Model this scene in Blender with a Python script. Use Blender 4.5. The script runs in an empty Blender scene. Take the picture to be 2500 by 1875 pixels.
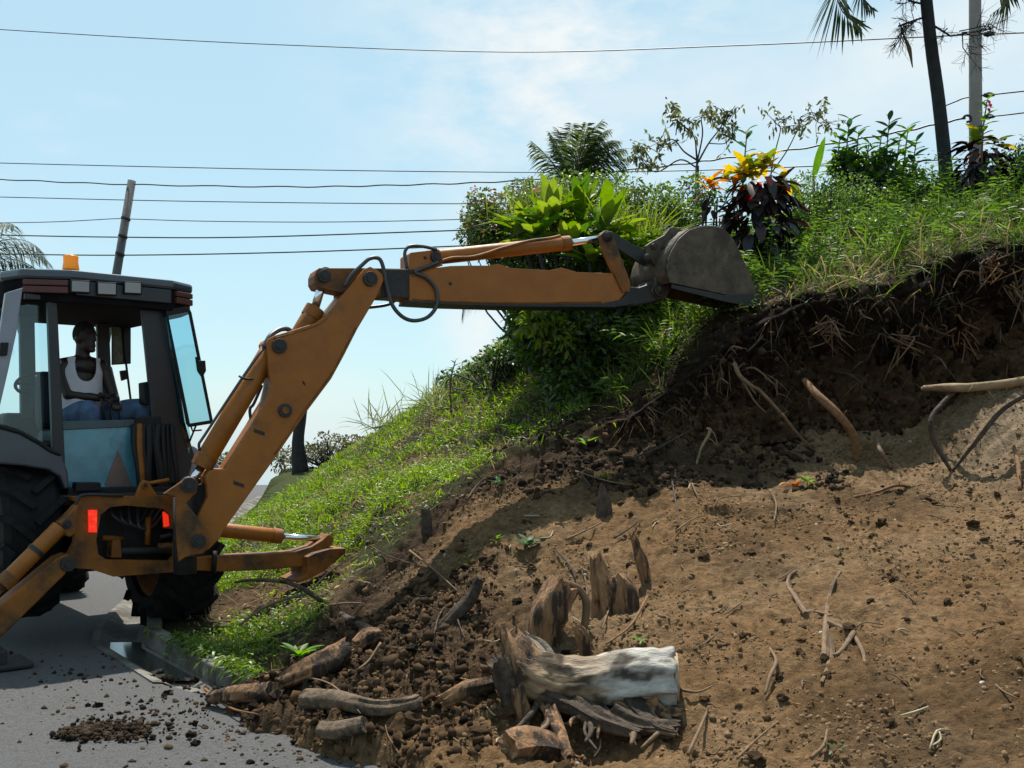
import bpy, bmesh, math, random
import numpy as np
from mathutils import Vector, Matrix
from mathutils.geometry import tessellate_polygon
random.seed(7); rng = np.random.default_rng(7)
R_ = math.radians
scene = bpy.context.scene
col = scene.collection

# ------------------------------------------------------------------ camera
EYE, FPX, HOR = 1.6, 2400.0, 1060.0          # eye height, focal length and horizon row in photo pixels
cam_d = bpy.data.cameras.new('camera'); cam = bpy.data.objects.new('camera', cam_d); col.objects.link(cam)
cam.location = (0, 0, EYE); cam.rotation_euler = (R_(90), 0, 0)
cam_d.sensor_width = 36; cam_d.lens = FPX / 2500 * 36; cam_d.shift_y = (HOR - 937.5) / 2500
cam_d.clip_start = 0.05; cam_d.clip_end = 3000
scene.camera = cam
# ------------------------------------------------------------------ sky, sun, exposure
SUN_EL, SUN_AZ = 65.0, -10.0                   # azimuth from +Y towards +X
w = bpy.data.worlds.new('World'); scene.world = w; w.use_nodes = True
nt = w.node_tree; nt.nodes.clear()
def N(nt, t, **k):
    n = nt.nodes.new(t)
    for a, b in k.items(): setattr(n, a, b)
    return n
wo = N(nt, 'ShaderNodeOutputWorld'); bg = N(nt, 'ShaderNodeBackground'); sk = N(nt, 'ShaderNodeTexSky')
sk.sky_type = 'NISHITA'; sk.sun_disc = False; sk.sun_elevation = R_(SUN_EL); sk.sun_rotation = R_(SUN_AZ)
sk.air_density = 1.0; sk.dust_density = 0.7; sk.ozone_density = 1.0; sk.altitude = 60
bg.inputs['Strength'].default_value = 0.078
tc = N(nt, 'ShaderNodeTexCoord'); mp_ = N(nt, 'ShaderNodeMapping'); mp_.inputs['Scale'].default_value = (1.3, 1.3, 3.0)
mp_.inputs['Location'].default_value = (0.35, 0.1, 0.62)
nz = N(nt, 'ShaderNodeTexNoise'); nz.inputs['Scale'].default_value = 2.1; nz.inputs['Detail'].default_value = 7; nz.inputs['Roughness'].default_value = 0.52
cr = N(nt, 'ShaderNodeValToRGB'); cr.color_ramp.elements[0].position = 0.50; cr.color_ramp.elements[1].position = 0.82
mx = N(nt, 'ShaderNodeMix', data_type='RGBA'); mx.inputs['B'].default_value = (7.4, 7.85, 7.95, 1)
tint = N(nt, 'ShaderNodeMix', data_type='RGBA', blend_type='MULTIPLY'); tint.inputs['Factor'].default_value = 1.0
tint.inputs['B'].default_value = (1.12, 1.17, 1.02, 1)
haze = N(nt, 'ShaderNodeMix', data_type='RGBA'); haze.inputs['Factor'].default_value = 0.62; haze.inputs['B'].default_value = (5.0, 7.4, 8.6, 1)
L = nt.links.new
L(tc.outputs['Generated'], mp_.inputs['Vector']); L(mp_.outputs['Vector'], nz.inputs['Vector']); L(nz.outputs['Fac'], cr.inputs['Fac'])
L(sk.outputs['Color'], tint.inputs['A']); L(tint.outputs['Result'], haze.inputs['A']); L(haze.outputs['Result'], mx.inputs['A'])

blobs = []
for d_, r_, k_ in (((.05, 1, .40), .30, 1.0), ((-.03, 1, .105), .075, 1.0), ((.30, 1, .30), .25, .5), ((-.8, .7, .5), .3, .6), ((.9, .4, .6), .4, .7)):
    dv = Vector(d_).normalized(); dn = N(nt, 'ShaderNodeVectorMath', operation='DISTANCE'); dn.inputs[1].default_value = dv; L(tc.outputs['Generated'], dn.inputs[0])
    mrn = N(nt, 'ShaderNodeMapRange', interpolation_type='SMOOTHSTEP'); mrn.inputs['From Min'].default_value = r_; mrn.inputs['From Max'].default_value = 0; mrn.inputs['To Max'].default_value = k_; L(dn.outputs['Value'], mrn.inputs['Value']); blobs.append(mrn)
acc = blobs[0].outputs['Result']
for b2 in blobs[1:]:
    ad = N(nt, 'ShaderNodeMath', operation='MAXIMUM'); L(acc, ad.inputs[0]); L(b2.outputs['Result'], ad.inputs[1]); acc = ad.outputs['Value']
nz2 = N(nt, 'ShaderNodeTexNoise'); nz2.inputs['Scale'].default_value = 9; nz2.inputs['Detail'].default_value = 8; nz2.inputs['Roughness'].default_value = .6; L(mp_.outputs['Vector'], nz2.inputs['Vector'])
mr2 = N(nt, 'ShaderNodeMapRange'); mr2.inputs['From Min'].default_value = .34; mr2.inputs['From Max'].default_value = .66; L(nz2.outputs['Fac'], mr2.inputs['Value'])
ml = N(nt, 'ShaderNodeMath', operation='MULTIPLY'); L(acc, ml.inputs[0]); L(mr2.outputs['Result'], ml.inputs[1]); mxm = N(nt, 'ShaderNodeMath', operation='MAXIMUM', use_clamp=True); L(ml.outputs['Value'], mxm.inputs[0]); L(cr.outputs['Color'], mxm.inputs[1])
L(mxm.outputs['Value'], mx.inputs['Factor']); L(mx.outputs['Result'], bg.inputs['Color']); L(bg.outputs['Background'], wo.inputs['Surface'])
sd = bpy.data.lights.new('sun', 'SUN'); sd.energy = 5.0; sd.angle = R_(0.53); sd.color = (1.0, 0.95, 0.86)
so = bpy.data.objects.new('sun', sd); col.objects.link(so)
sv = Vector((math.sin(R_(SUN_AZ)) * math.cos(R_(SUN_EL)), math.cos(R_(SUN_AZ)) * math.cos(R_(SUN_EL)), math.sin(R_(SUN_EL))))
so.rotation_euler = sv.to_track_quat('Z', 'Y').to_euler(); so.location = (6, 12, 25)
vs = scene.view_settings; vs.view_transform = 'Standard'; vs.look = 'None'; vs.exposure = 0.62; vs.gamma = 1.0; vs.use_curve_mapping = False
scene.cycles.max_bounces = 8; scene.cycles.transparent_max_bounces = 12; scene.cycles.use_denoising = True

# ------------------------------------------------------------------ small maths
def P(px, py, Y):                              # photo pixel at world depth Y -> world point
    return np.array([(px - 1250) / FPX * Y, Y, EYE + (HOR - py) / FPX * Y])
_perm = rng.permutation(512).astype(np.int64); _perm = np.concatenate([_perm, _perm])
_g3 = rng.normal(size=(512, 3)); _g3 /= np.linalg.norm(_g3, axis=1)[:, None]
def noise(p):
    p = np.atleast_2d(np.asarray(p, float)); i = np.floor(p).astype(np.int64); f = p - i
    u = f * f * f * (f * (f * 6 - 15) + 10); r = 0
    for dx in (0, 1):
        for dy in (0, 1):
            for dz in (0, 1):
                h = _perm[(_perm[(_perm[(i[:, 0] + dx) & 511] + i[:, 1] + dy) & 511] + i[:, 2] + dz) & 511]
                g = _g3[h]; d = f - np.array([dx, dy, dz])
                wgt = (u[:, 0] if dx else 1 - u[:, 0]) * (u[:, 1] if dy else 1 - u[:, 1]) * (u[:, 2] if dz else 1 - u[:, 2])
                r = r + wgt * (g * d).sum(1)
    return r
def fbm(p, oct=4, gain=.5):
    p = np.atleast_2d(np.asarray(p, float)); a, s, r = 1.0, 1.0, 0
    for _ in range(oct): r = r + a * noise(p * s + 7.3 * s); a *= gain; s *= 2.03
    return r
def sstep(a, b, x): t = np.clip((x - a) / (b - a), 0, 1); return t * t * (3 - 2 * t)
def unit(v): v = np.asarray(v, float); return v / (np.linalg.norm(v, axis=-1, keepdims=True) + 1e-12)
def catmull(pts, n=6):
    p = np.asarray(pts, float)
    if len(p) < 3 or n < 2: return p
    q = np.vstack([2 * p[0] - p[1], p, 2 * p[-1] - p[-2]]); out = []
    for i in range(1, len(q) - 2):
        for k in range(n):
            t = k / n
            out.append(.5 * (2 * q[i] + (q[i + 1] - q[i - 1]) * t + (2 * q[i - 1] - 5 * q[i] + 4 * q[i + 1] - q[i + 2]) * t * t + (3 * q[i] - q[i - 1] - 3 * q[i + 1] + q[i + 2]) * t ** 3))
    out.append(p[-1]); return np.array(out)

# ------------------------------------------------------------------ materials
MATS = {}; ALB = .65                          # base colours below are picked at exposure 0; the picture is exposed brighter
def mat(name, color, rough=.6, metal=0.0, var=.25, vscale=6.0, bump=0.0, bscale=30.0, spec=.4, color2=None, thr=(.45, .7), trans=0.0, coat=0.0, attr=False, emis=None, stretch=None, alb=None, chips=None):
    if name in MATS: return MATS[name]
    alb = (1.0 if metal > .5 else ALB) if alb is None else alb
    m = bpy.data.materials.new(name); m.use_nodes = True; t = m.node_tree; b = t.nodes['Principled BSDF']; l = t.links.new
    b.inputs['Roughness'].default_value = rough; b.inputs['Metallic'].default_value = metal
    b.inputs['Specular IOR Level'].default_value = spec; b.inputs['Coat Weight'].default_value = coat
    tcn = N(t, 'ShaderNodeTexCoord'); n1 = N(t, 'ShaderNodeTexNoise'); n1.inputs['Scale'].default_value = vscale; n1.inputs['Detail'].default_value = 6; n1.inputs['Roughness'].default_value = .6
    cvec = tcn.outputs['Object']
    if stretch:
        mpn = N(t, 'ShaderNodeMapping'); mpn.inputs['Scale'].default_value = stretch; l(cvec, mpn.inputs['Vector']); cvec = mpn.outputs['Vector']
    l(cvec, n1.inputs['Vector'])
    mr = N(t, 'ShaderNodeMapRange'); mr.inputs['From Min'].default_value = .3; mr.inputs['From Max'].default_value = .7
    mr.inputs['To Min'].default_value = alb * (1 - var); mr.inputs['To Max'].default_value = alb * (1 + var); l(n1.outputs['Fac'], mr.inputs['Value'])
    mul = N(t, 'ShaderNodeMix', data_type='RGBA', blend_type='MULTIPLY'); mul.inputs['Factor'].default_value = 1
    if attr:
        a = N(t, 'ShaderNodeAttribute', attribute_name='Col'); l(a.outputs['Color'], mul.inputs['A'])
    else: mul.inputs['A'].default_value = (*color, 1)
    l(mr.outputs['Result'], mul.inputs['B']); out = mul.outputs['Result']
    if color2 is not None:
        n2 = N(t, 'ShaderNodeTexNoise'); n2.inputs['Scale'].default_value = vscale * .45; n2.inputs['Detail'].default_value = 8; n2.inputs['Roughness'].default_value = .68
        l(cvec, n2.inputs['Vector'])
        r2 = N(t, 'ShaderNodeMapRange', interpolation_type='SMOOTHSTEP'); r2.inputs['From Min'].default_value = thr[0]; r2.inputs['From Max'].default_value = thr[1]
        l(n2.outputs['Fac'], r2.inputs['Value'])
        m2 = N(t, 'ShaderNodeMix', data_type='RGBA'); m2.inputs['B'].default_value = (*[c_ * alb for c_ in color2], 1); l(r2.outputs['Result'], m2.inputs['Factor']); l(out, m2.inputs['A']); out = m2.outputs['Result']
    if chips is not None:
        n5 = N(t, 'ShaderNodeTexNoise'); n5.inputs['Scale'].default_value = 17; n5.inputs['Detail'].default_value = 9; n5.inputs['Roughness'].default_value = .75; l(tcn.outputs['Object'], n5.inputs['Vector'])
        r5 = N(t, 'ShaderNodeMapRange'); r5.inputs['From Min'].default_value = .66; r5.inputs['From Max'].default_value = .69; l(n5.outputs['Fac'], r5.inputs['Value']); m5 = N(t, 'ShaderNodeMix', data_type='RGBA'); m5.inputs['B'].default_value = (*chips, 1); l(r5.outputs['Result'], m5.inputs['Factor']); l(out, m5.inputs['A']); out = m5.outputs['Result']
    l(out, b.inputs['Base Color'])
    if bump:
        nb = N(t, 'ShaderNodeTexNoise'); nb.inputs['Scale'].default_value = bscale; nb.inputs['Detail'].default_value = 8; nb.inputs['Roughness'].default_value = .65
        l(cvec, nb.inputs['Vector']); bp = N(t, 'ShaderNodeBump'); bp.inputs['Strength'].default_value = bump; bp.inputs['Distance'].default_value = .02
        l(nb.outputs['Fac'], bp.inputs['Height']); l(bp.outputs['Normal'], b.inputs['Normal'])
    if emis:
        b.inputs['Emission Color'].default_value = (*emis[0], 1); b.inputs['Emission Strength'].default_value = emis[1]
    if trans > 0:
        o = t.nodes['Material Output']; tr = N(t, 'ShaderNodeBsdfTranslucent'); ms = N(t, 'ShaderNodeMixShader'); ms.inputs['Fac'].default_value = trans
        hs = N(t, 'ShaderNodeHueSaturation'); hs.inputs['Hue'].default_value = .485; hs.inputs['Saturation'].default_value = 1.15; hs.inputs['Value'].default_value = 1.9; l(out, hs.inputs['Color']); l(hs.outputs['Color'], tr.inputs['Color'])
        l(b.outputs['BSDF'], ms.inputs[1]); l(tr.outputs['BSDF'], ms.inputs[2]); l(ms.outputs['Shader'], o.inputs['Surface'])
    MATS[name] = m; return m
def glass(name, tintc, alpha_mix=.88, rough=.03):
    m = bpy.data.materials.new(name); m.use_nodes = True; t = m.node_tree; t.nodes.clear(); o = N(t, 'ShaderNodeOutputMaterial')
    tr = N(t, 'ShaderNodeBsdfTransparent'); tr.inputs['Color'].default_value = (*tintc, 1); gl = N(t, 'ShaderNodeBsdfGlossy'); gl.inputs['Roughness'].default_value = rough
    fr = N(t, 'ShaderNodeFresnel'); fr.inputs['IOR'].default_value = 1.4; ms = N(t, 'ShaderNodeMixShader'); mh = N(t, 'ShaderNodeMath', operation='MULTIPLY_ADD'); mh.inputs[1].default_value = .8; mh.inputs[2].default_value = 1 - alpha_mix - .08
    t.links.new(fr.outputs['Fac'], mh.inputs[0]); t.links.new(mh.outputs['Value'], ms.inputs['Fac']); t.links.new(tr.outputs['BSDF'], ms.inputs[1]); t.links.new(gl.outputs['BSDF'], ms.inputs[2]); t.links.new(ms.outputs['Shader'], o.inputs['Surface'])
    return m
M_ORANGE = mat('orange_paint', (.40, .132, .012), .5, var=.18, vscale=5, color2=(.13, .075, .03), thr=(.56, .78), bump=.15, bscale=25, spec=.35, chips=(.045, .035, .03))
M_ORANGE_D = mat('worn_orange_paint', (.30, .105, .015), .62, var=.3, vscale=6, color2=(.06, .038, .022), thr=(.47, .68), bump=.25, bscale=25, spec=.3)
M_STEEL_D = mat('dark_steel', (.028, .026, .026), .6, var=.4, vscale=12, color2=(.07, .045, .028), thr=(.55, .75), bump=.25, bscale=40)
M_BLACK = mat('black_rubber', (.012, .012, .013), .62, var=.3, bump=.2, bscale=40, spec=.3)
M_TYRE = mat('tyre_rubber', (.009, .009, .009), .85, var=.4, vscale=9, color2=(.028, .023, .018), thr=(.55, .8), bump=.3, bscale=35, spec=.25)
M_CHROME = mat('chrome_rod', (.72, .74, .78), .16, metal=1.0, var=.06)
M_HOSE = mat('hydraulic_hose', (.05, .052, .058), .45, var=.3, bump=.1, spec=.5)
M_BUCKET = mat('worn_bucket_steel', (.115, .082, .052), .6, metal=.1, var=.45, vscale=9, color2=(.05, .032, .018), thr=(.44, .62), bump=.5, bscale=22)
M_CABPAINT = mat('blue_grey_paint', (.045, .062, .085), .34, var=.15, color2=(.05, .04, .03), thr=(.62, .85), coat=.25, spec=.5)
M_CABDARK = mat('dark_cab_paint', (.015, .019, .026), .45, var=.25, color2=(.05, .04, .03), thr=(.6, .85), spec=.5)
M_ROOFRED = mat('faded_red_plastic', (.12, .032, .026), .5, var=.25, color2=(.1, .05, .04), thr=(.55, .8))
M_TEAL = mat('teal_panel', (.10, .36, .46), .25, var=.3, vscale=3, color2=(.05, .20, .30), thr=(.4, .7), coat=.5, spec=.5)
M_PALE = mat('pale_grey_panel', (.30, .32, .38), .35, var=.12, coat=.3)
M_LENS = mat('lamp_glass', (.36, .35, .34), .2, var=.1, spec=.6)
M_AMBER = mat('amber_plastic', (.92, .46, .02), .3, alb=.9, var=.06, trans=.22, spec=.5)
M_RED = mat('glowing_red_reflector', (.9, .025, .012), .25, var=.5, vscale=45, color2=(1.0, .16, .02), thr=(.5, .7), bump=.6, bscale=60, alb=1, emis=((1, .03, .01), .45))  # reflector plastic with added glow standing in for the daylight it returns
M_SEAT = mat('seat_vinyl', (.02, .02, .022), .6, bump=.2)
M_SKIN = mat('dark_brown_skin', (.028, .014, .009), .5, var=.12, spec=.4)
M_VEST = mat('white_cotton', (.46, .46, .50), .85, var=.06, bump=.25, bscale=50, alb=1)
M_JEANS = mat('blue_denim', (.09, .15, .27), .85, var=.35, vscale=14, bump=.3, bscale=60)
M_CONC = mat('concrete', (.25, .235, .205), .9, var=.35, vscale=5, bump=.3, bscale=40, color2=(.09, .078, .062), thr=(.40, .62))
M_POLE = mat('weathered_wood_pole', (.11, .112, .12), .85, var=.3, vscale=9, bump=.4, bscale=25)
M_POLEC = mat('concrete_pole', (.34, .30, .28), .8, var=.15, bump=.2)
M_WIRE = mat('black_cable', (.018, .018, .02), .5)
M_PALMBARK = mat('palm_bark', (.022, .022, .024), .85, var=.4, vscale=10, bump=.6, bscale=25)
M_BARK = mat('dark_bark', (.035, .030, .028), .9, var=.4, vscale=14, bump=.8, bscale=30)
M_TWIG = mat('dry_twig_wood', (.20, .12, .062), .8, var=.35, vscale=20, bump=.3)
M_ROOT = mat('root_wood', (.24, .115, .045), .8, var=.4, vscale=14, bump=.6, bscale=40)
M_STUMP = mat('brown_stump_wood', (.36, .185, .085), .85, var=.6, vscale=16, bump=1.0, bscale=26, color2=(.045, .026, .015), thr=(.46, .58), stretch=(1.6, 1.6, .35))
M_LOGGREY = mat('bleached_log_bark', (.30, .255, .20), .8, var=.35, vscale=9, bump=.9, bscale=14, color2=(.17, .105, .055), thr=(.44, .60), stretch=(.6, 1.4, 1.4))
M_LOGBROWN = mat('brown_log_bark', (.20, .135, .085), .9, var=.55, vscale=18, bump=1.0, bscale=30, color2=(.06, .038, .022), thr=(.46, .62))
M_LOGDARK = mat('rotten_log_bark', (.10, .068, .045), .9, var=.6, vscale=14, bump=1.0, bscale=22, color2=(.028, .02, .014), thr=(.48, .62))
M_FROND = mat('palm_frond', (1, 1, 1), .6, var=.2, vscale=5, trans=.3, attr=True, spec=.15)
M_LEAF = mat('leaf', (1, 1, 1), .42, var=.2, vscale=9, trans=.42, attr=True, spec=.5)
M_BLADE = mat('grass_blade', (1, 1, 1), .5, var=.2, vscale=5, trans=.42, attr=True, spec=.35)
M_CLOD = mat('earth_clod', (.15, .088, .046), .95, var=.4, vscale=14, bump=.9, bscale=40, spec=.1)
M_LINING = mat('roof_lining_felt', (.012, .012, .014), .95, spec=.05)
M_CLODD = mat('dark_earth_clod', (.042, .029, .020), .95, var=.4, vscale=14, bump=.9, bscale=40, spec=.1)

# ------------------------------------------------------------------ object helpers
def link(o, parent=None):
    col.objects.link(o)
    if parent is not None: o.parent = parent
    return o
ORG = {}
def tag(o, label=None, cat=None, group=None, kind=None):
    if label: o['label'] = label
    if cat: o['category'] = cat
    if group: o['group'] = group
    if kind: o['kind'] = kind
    return o
def thing(name, label, cat, loc, group=None):
    o = bpy.data.objects.new(name, None); o.empty_display_size = .2; o.location = [float(a) for a in loc]; link(o); ORG[o.name] = np.array(loc, float)
    return tag(o, label, cat, group)
def mesh_data(name, v, f, m=None, smooth=False, colors=None):
    v = np.asarray(v, np.float32); me = bpy.data.meshes.new(name)
    if isinstance(f, np.ndarray):
        k = f.shape[1]; me.vertices.add(len(v)); me.vertices.foreach_set('co', v.ravel()); me.loops.add(f.size); me.loops.foreach_set('vertex_index', f.astype(np.int32).ravel())
        me.polygons.add(len(f)); me.polygons.foreach_set('loop_start', np.arange(0, f.size, k, dtype=np.int32)); me.polygons.foreach_set('loop_total', np.full(len(f), k, np.int32)); me.update(calc_edges=True)
    else: me.from_pydata(v.tolist(), [], [list(map(int, q)) for q in f]); me.update()
    if m: me.materials.append(m)
    if smooth: me.polygons.foreach_set('use_smooth', np.ones(len(me.polygons), bool))
    if colors is not None:
        c = np.ones((len(v), 4), np.float32); c[:, :3] = colors
        at = me.color_attributes.new('Col', 'FLOAT_COLOR', 'POINT'); at.data.foreach_set('color', c.ravel())
    me.validate(); return me
def obj(name, v, f, m, parent=None, smooth=False, colors=None, loc=None, bevel=0):
    """world-space vertices -> one mesh object; child vertices are stored relative to the thing's base"""
    v = np.asarray(v, float)
    if parent is not None: org = ORG[parent.name]
    else: org = np.array(loc if loc is not None else [(v[:, 0].min() + v[:, 0].max()) / 2, (v[:, 1].min() + v[:, 1].max()) / 2, v[:, 2].min()])
    o = bpy.data.objects.new(name, mesh_data(name, v - org, f, m, smooth, colors)); link(o, parent); ORG[o.name] = org
    if parent is None: o.location = org
    if bevel:
        b = o.modifiers.new('bevel', 'BEVEL'); b.width = bevel; b.segments = 2; b.limit_method = 'ANGLE'; b.angle_limit = R_(40)
    return o
def fix(f): return np.concatenate(f) if len(f) else f
class MB:                                                    # collects shapes into one mesh
    def __init__(s): s.v, s.f, s.n = [], [], 0
    def add(s, v, f):
        v = np.asarray(v, float); s.v.append(v); s.f += [[int(i) + s.n for i in q] for q in f]; s.n += len(v); return s
    def build(s, name, m, parent=None, smooth=False, bevel=0, loc=None): return obj(name, np.vstack(s.v), s.f, m, parent, smooth, None, loc, bevel)
def tube_g(pts, r, n=8, caps=True, sm=0, wob=0.0, flat=1.0):
    p = np.asarray(pts, float); r = np.full(len(p), r, float) if np.isscalar(r) else np.interp(np.linspace(0, 1, len(p)), np.linspace(0, 1, len(r)), np.asarray(r, float))
    if sm:
        t0 = np.linspace(0, 1, len(p)); p = catmull(p, sm); r = np.interp(np.linspace(0, 1, len(p)), t0, r)
    d = np.gradient(p, axis=0); d = unit(d); u = np.array([0, 0, 1.0]); u = u if abs(d[0] @ u) < .9 else np.array([1.0, 0, 0]); V = []
    for i in range(len(p)):
        s = unit(np.cross(d[i], u)); u = unit(np.cross(s, d[i])); a = np.arange(n) * 2 * math.pi / n
        rr = r[i] * (1 + wob * noise(np.c_[np.cos(a) * 1.7 + p[i, 0] * 9, np.sin(a) * 1.7 + p[i, 1] * 9, np.full(n, p[i, 2] * 9)])) if wob else r[i]
        V.append(p[i] + np.outer(np.cos(a) * rr, s) + np.outer(np.sin(a) * rr * flat, u))
    V = np.vstack(V); F = []
    for i in range(len(p) - 1):
        for k in range(n): a, b = i * n + k, i * n + (k + 1) % n; F.append([a, b, b + n, a + n])
    if caps: F.append(list(range(n))[::-1]); F.append([(len(p) - 1) * n + k for k in range(n)])
    return V, F
def tube(name, pts, r, m, parent=None, n=8, sm=0, wob=0, **k):
    v, f = tube_g(pts, r, n, True, sm, wob); return obj(name, v, f, m, parent, True, **k)
def box_g(c, ax, ay, az):
    c = np.asarray(c, float); return np.array([c + sx * np.asarray(ax) + sy * np.asarray(ay) + sz * np.asarray(az) for sz in (-1, 1) for sy in (-1, 1) for sx in (-1, 1)]), [[0, 2, 3, 1], [4, 5, 7, 6], [0, 1, 5, 4], [2, 6, 7, 3], [0, 4, 6, 2], [1, 3, 7, 5]]
def plate_g(front, back, holes=None):
    """front / back: matching outlines (3-D); holes: list of (front, back) outlines"""
    loops = [np.asarray(front, float)] + [np.asarray(h[0], float) for h in (holes or [])]; bl = [np.asarray(back, float)] + [np.asarray(h[1], float) for h in (holes or [])]
    tri = tessellate_polygon([[Vector(p) for p in l] for l in loops]); fv = np.vstack(loops); n = len(fv); F = [list(t) for t in tri] + [[i + n for i in t][::-1] for t in tri]; s = 0
    for l in loops:
        k = len(l); F += [[s + i, s + (i + 1) % k, s + (i + 1) % k + n, s + i + n] for i in range(k)]; s += k
    bm = bmesh.new(); vs_ = [bm.verts.new(p) for p in np.vstack([fv, np.vstack(bl)])]
    for q in F:
        try: bm.faces.new([vs_[i] for i in q])
        except ValueError: pass
    bmesh.ops.recalc_face_normals(bm, faces=bm.faces); bmesh.ops.dissolve_limit(bm, angle_limit=.01, verts=bm.verts, edges=bm.edges) if not holes else None
    bm.verts.index_update(); V = [tuple(v.co) for v in bm.verts]; F = [[v.index for v in f.verts] for f in bm.faces]; bm.free(); return np.array(V), F
class VPlane:                                                # upright plane through o along d
    def __init__(s, o, d):
        s.o = np.array(o[:2], float); s.d = unit(np.array(d[:2], float)); s.n = np.array([-s.d[1], s.d[0]])
        if s.n @ s.o < 0: s.n = -s.n
        s.N3 = np.array([*s.n, 0.0])
    def pt(s, px, py, off=0.0):
        o = s.o + off * s.n; k = (px - 1250) / FPX; t = (k * o[1] - o[0]) / (s.d[0] - k * s.d[1]); q = o + t * s.d
        return np.array([q[0], q[1], EYE + (HOR - py) / FPX * q[1]])
    def pts(s, L_, off=0.0): return np.array([s.pt(a, b, off) for a, b in L_])
def plate(name, pl, outline, off, th, m, parent, bevel=.006, holes=None):
    f = pl.pts(outline, off); hs = [(pl.pts(h, off), pl.pts(h, off) + pl.N3 * th) for h in (holes or [])]
    v, fa = plate_g(f, f + pl.N3 * th, hs); return obj(name, v, fa, m, parent, bevel=bevel)
def icob(sub, seed, rough=.25, squash=.8):
    bm = bmesh.new(); bmesh.ops.create_icosphere(bm, subdivisions=sub, radius=1); v = np.array([x.co[:] for x in bm.verts]); f = [[x.index for x in q.verts] for q in bm.faces]; bm.free()
    v *= (1 + rough * 2 * fbm(v * 1.3 + seed * 13.7, 3))[:, None]; v[:, 2] *= squash; return v, f
# vectorised leaves -------------------------------------------------
class Leaves:
    def __init__(s): s.P, s.D, s.U, s.L, s.W, s.C, s.B = [], [], [], [], [], [], []
    def add(s, p, d, u, l, w_, c, bend=.25):
        p = np.atleast_2d(p); n = len(p); g = lambda a, k: np.broadcast_to(np.asarray(a, float), (n, k)) if k > 1 else np.broadcast_to(np.asarray(a, float).reshape(-1), (n,))
        s.P.append(p); s.D.append(unit(g(d, 3))); s.U.append(g(u, 3)); s.L.append(g(l, 1)); s.W.append(g(w_, 1)); s.C.append(g(c, 3)); s.B.append(g(bend, 1))
    def count(s): return sum(len(p) for p in s.P)
    def geo(s):
        Pn, D, U, Ln, W, C, B = [np.concatenate(a) for a in (s.P, s.D, s.U, s.L, s.W, s.C, s.B)]
        S = unit(np.cross(D, U)); Nn = unit(np.cross(S, D)); l = Ln[:, None]; w_ = W[:, None]; b = B[:, None] * l; z = np.array([0, 0, -1.0])
        mid1 = Pn + D * l * .35 + z * b * .12; mid2 = Pn + D * l * .72 + z * b * .52; tip = Pn + D * l + z * b
        fold = Nn * w_ * .12
        V = np.stack([Pn, mid1 + S * w_ * .5 + fold, mid1 - S * w_ * .5 + fold, mid2 + S * w_ * .38 + fold, mid2 - S * w_ * .38 + fold, tip, mid1, mid2], 1)
        n = len(Pn); F = np.array([[0, 1, 6, 6], [0, 6, 2, 2], [1, 3, 7, 6], [6, 7, 4, 2], [3, 5, 7, 7], [7, 5, 4, 4]])
        T = np.array([[0, 1, 6], [0, 6, 2], [1, 3, 7], [1, 7, 6], [6, 7, 4], [6, 4, 2], [3, 5, 7], [7, 5, 4]])
        faces = (T[None] + (np.arange(n) * 8)[:, None, None]).reshape(-1, 3); return V.reshape(-1, 3), faces, np.repeat(C, 8, 0)
    def build(s, name, m, parent=None, loc=None):
        v, f, c = s.geo(); return obj(name, v, f, m, parent, False, c, loc)
def rcol(n, a, b, jitter=.15):
    t = rng.random((n, 1)); c = np.asarray(a) * (1 - t) + np.asarray(b) * t; return np.clip(c * (1 + jitter * rng.normal(size=(n, 1))), .004, 1)
def rdir(n, up=.3):
    d = rng.normal(size=(n, 3)); d[:, 2] += up; return unit(d)
G1, G2, G3, GY, GB = (.045, .10, .018), (.09, .17, .03), (.025, .06, .018), (.20, .26, .035), (.16, .13, .06)

# ------------------------------------------------------------------ terrain
def tps(ctrl):
    c = np.array(ctrl, float); xy, z = c[:, :2], c[:, 2]; n = len(c); d = np.linalg.norm(xy[:, None] - xy[None], axis=2); K = np.where(d > 0, d * d * np.log(d + 1e-9), 0) + np.eye(n) * .02
    A = np.zeros((n + 3, n + 3)); A[:n, :n] = K; A[:n, n] = 1; A[:n, n + 1:] = xy; A[n, :n] = 1; A[n + 1:, :n] = xy.T; s = np.linalg.solve(A, np.r_[z, 0, 0, 0])
    def f(x, y):
        x = np.asarray(x, float).ravel(); y = np.asarray(y, float).ravel(); out = np.zeros(len(x))
        for i in range(0, len(x), 20000):
            q = np.c_[x[i:i + 20000], y[i:i + 20000]]; dd = np.linalg.norm(q[:, None] - xy[None], axis=2); out[i:i + 20000] = np.where(dd > 0, dd * dd * np.log(dd + 1e-9), 0) @ s[:n] + s[n] + q @ s[n + 1:]
        return out
    return f
PP = lambda L_: [tuple(P(*a)) for a in L_]
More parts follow.
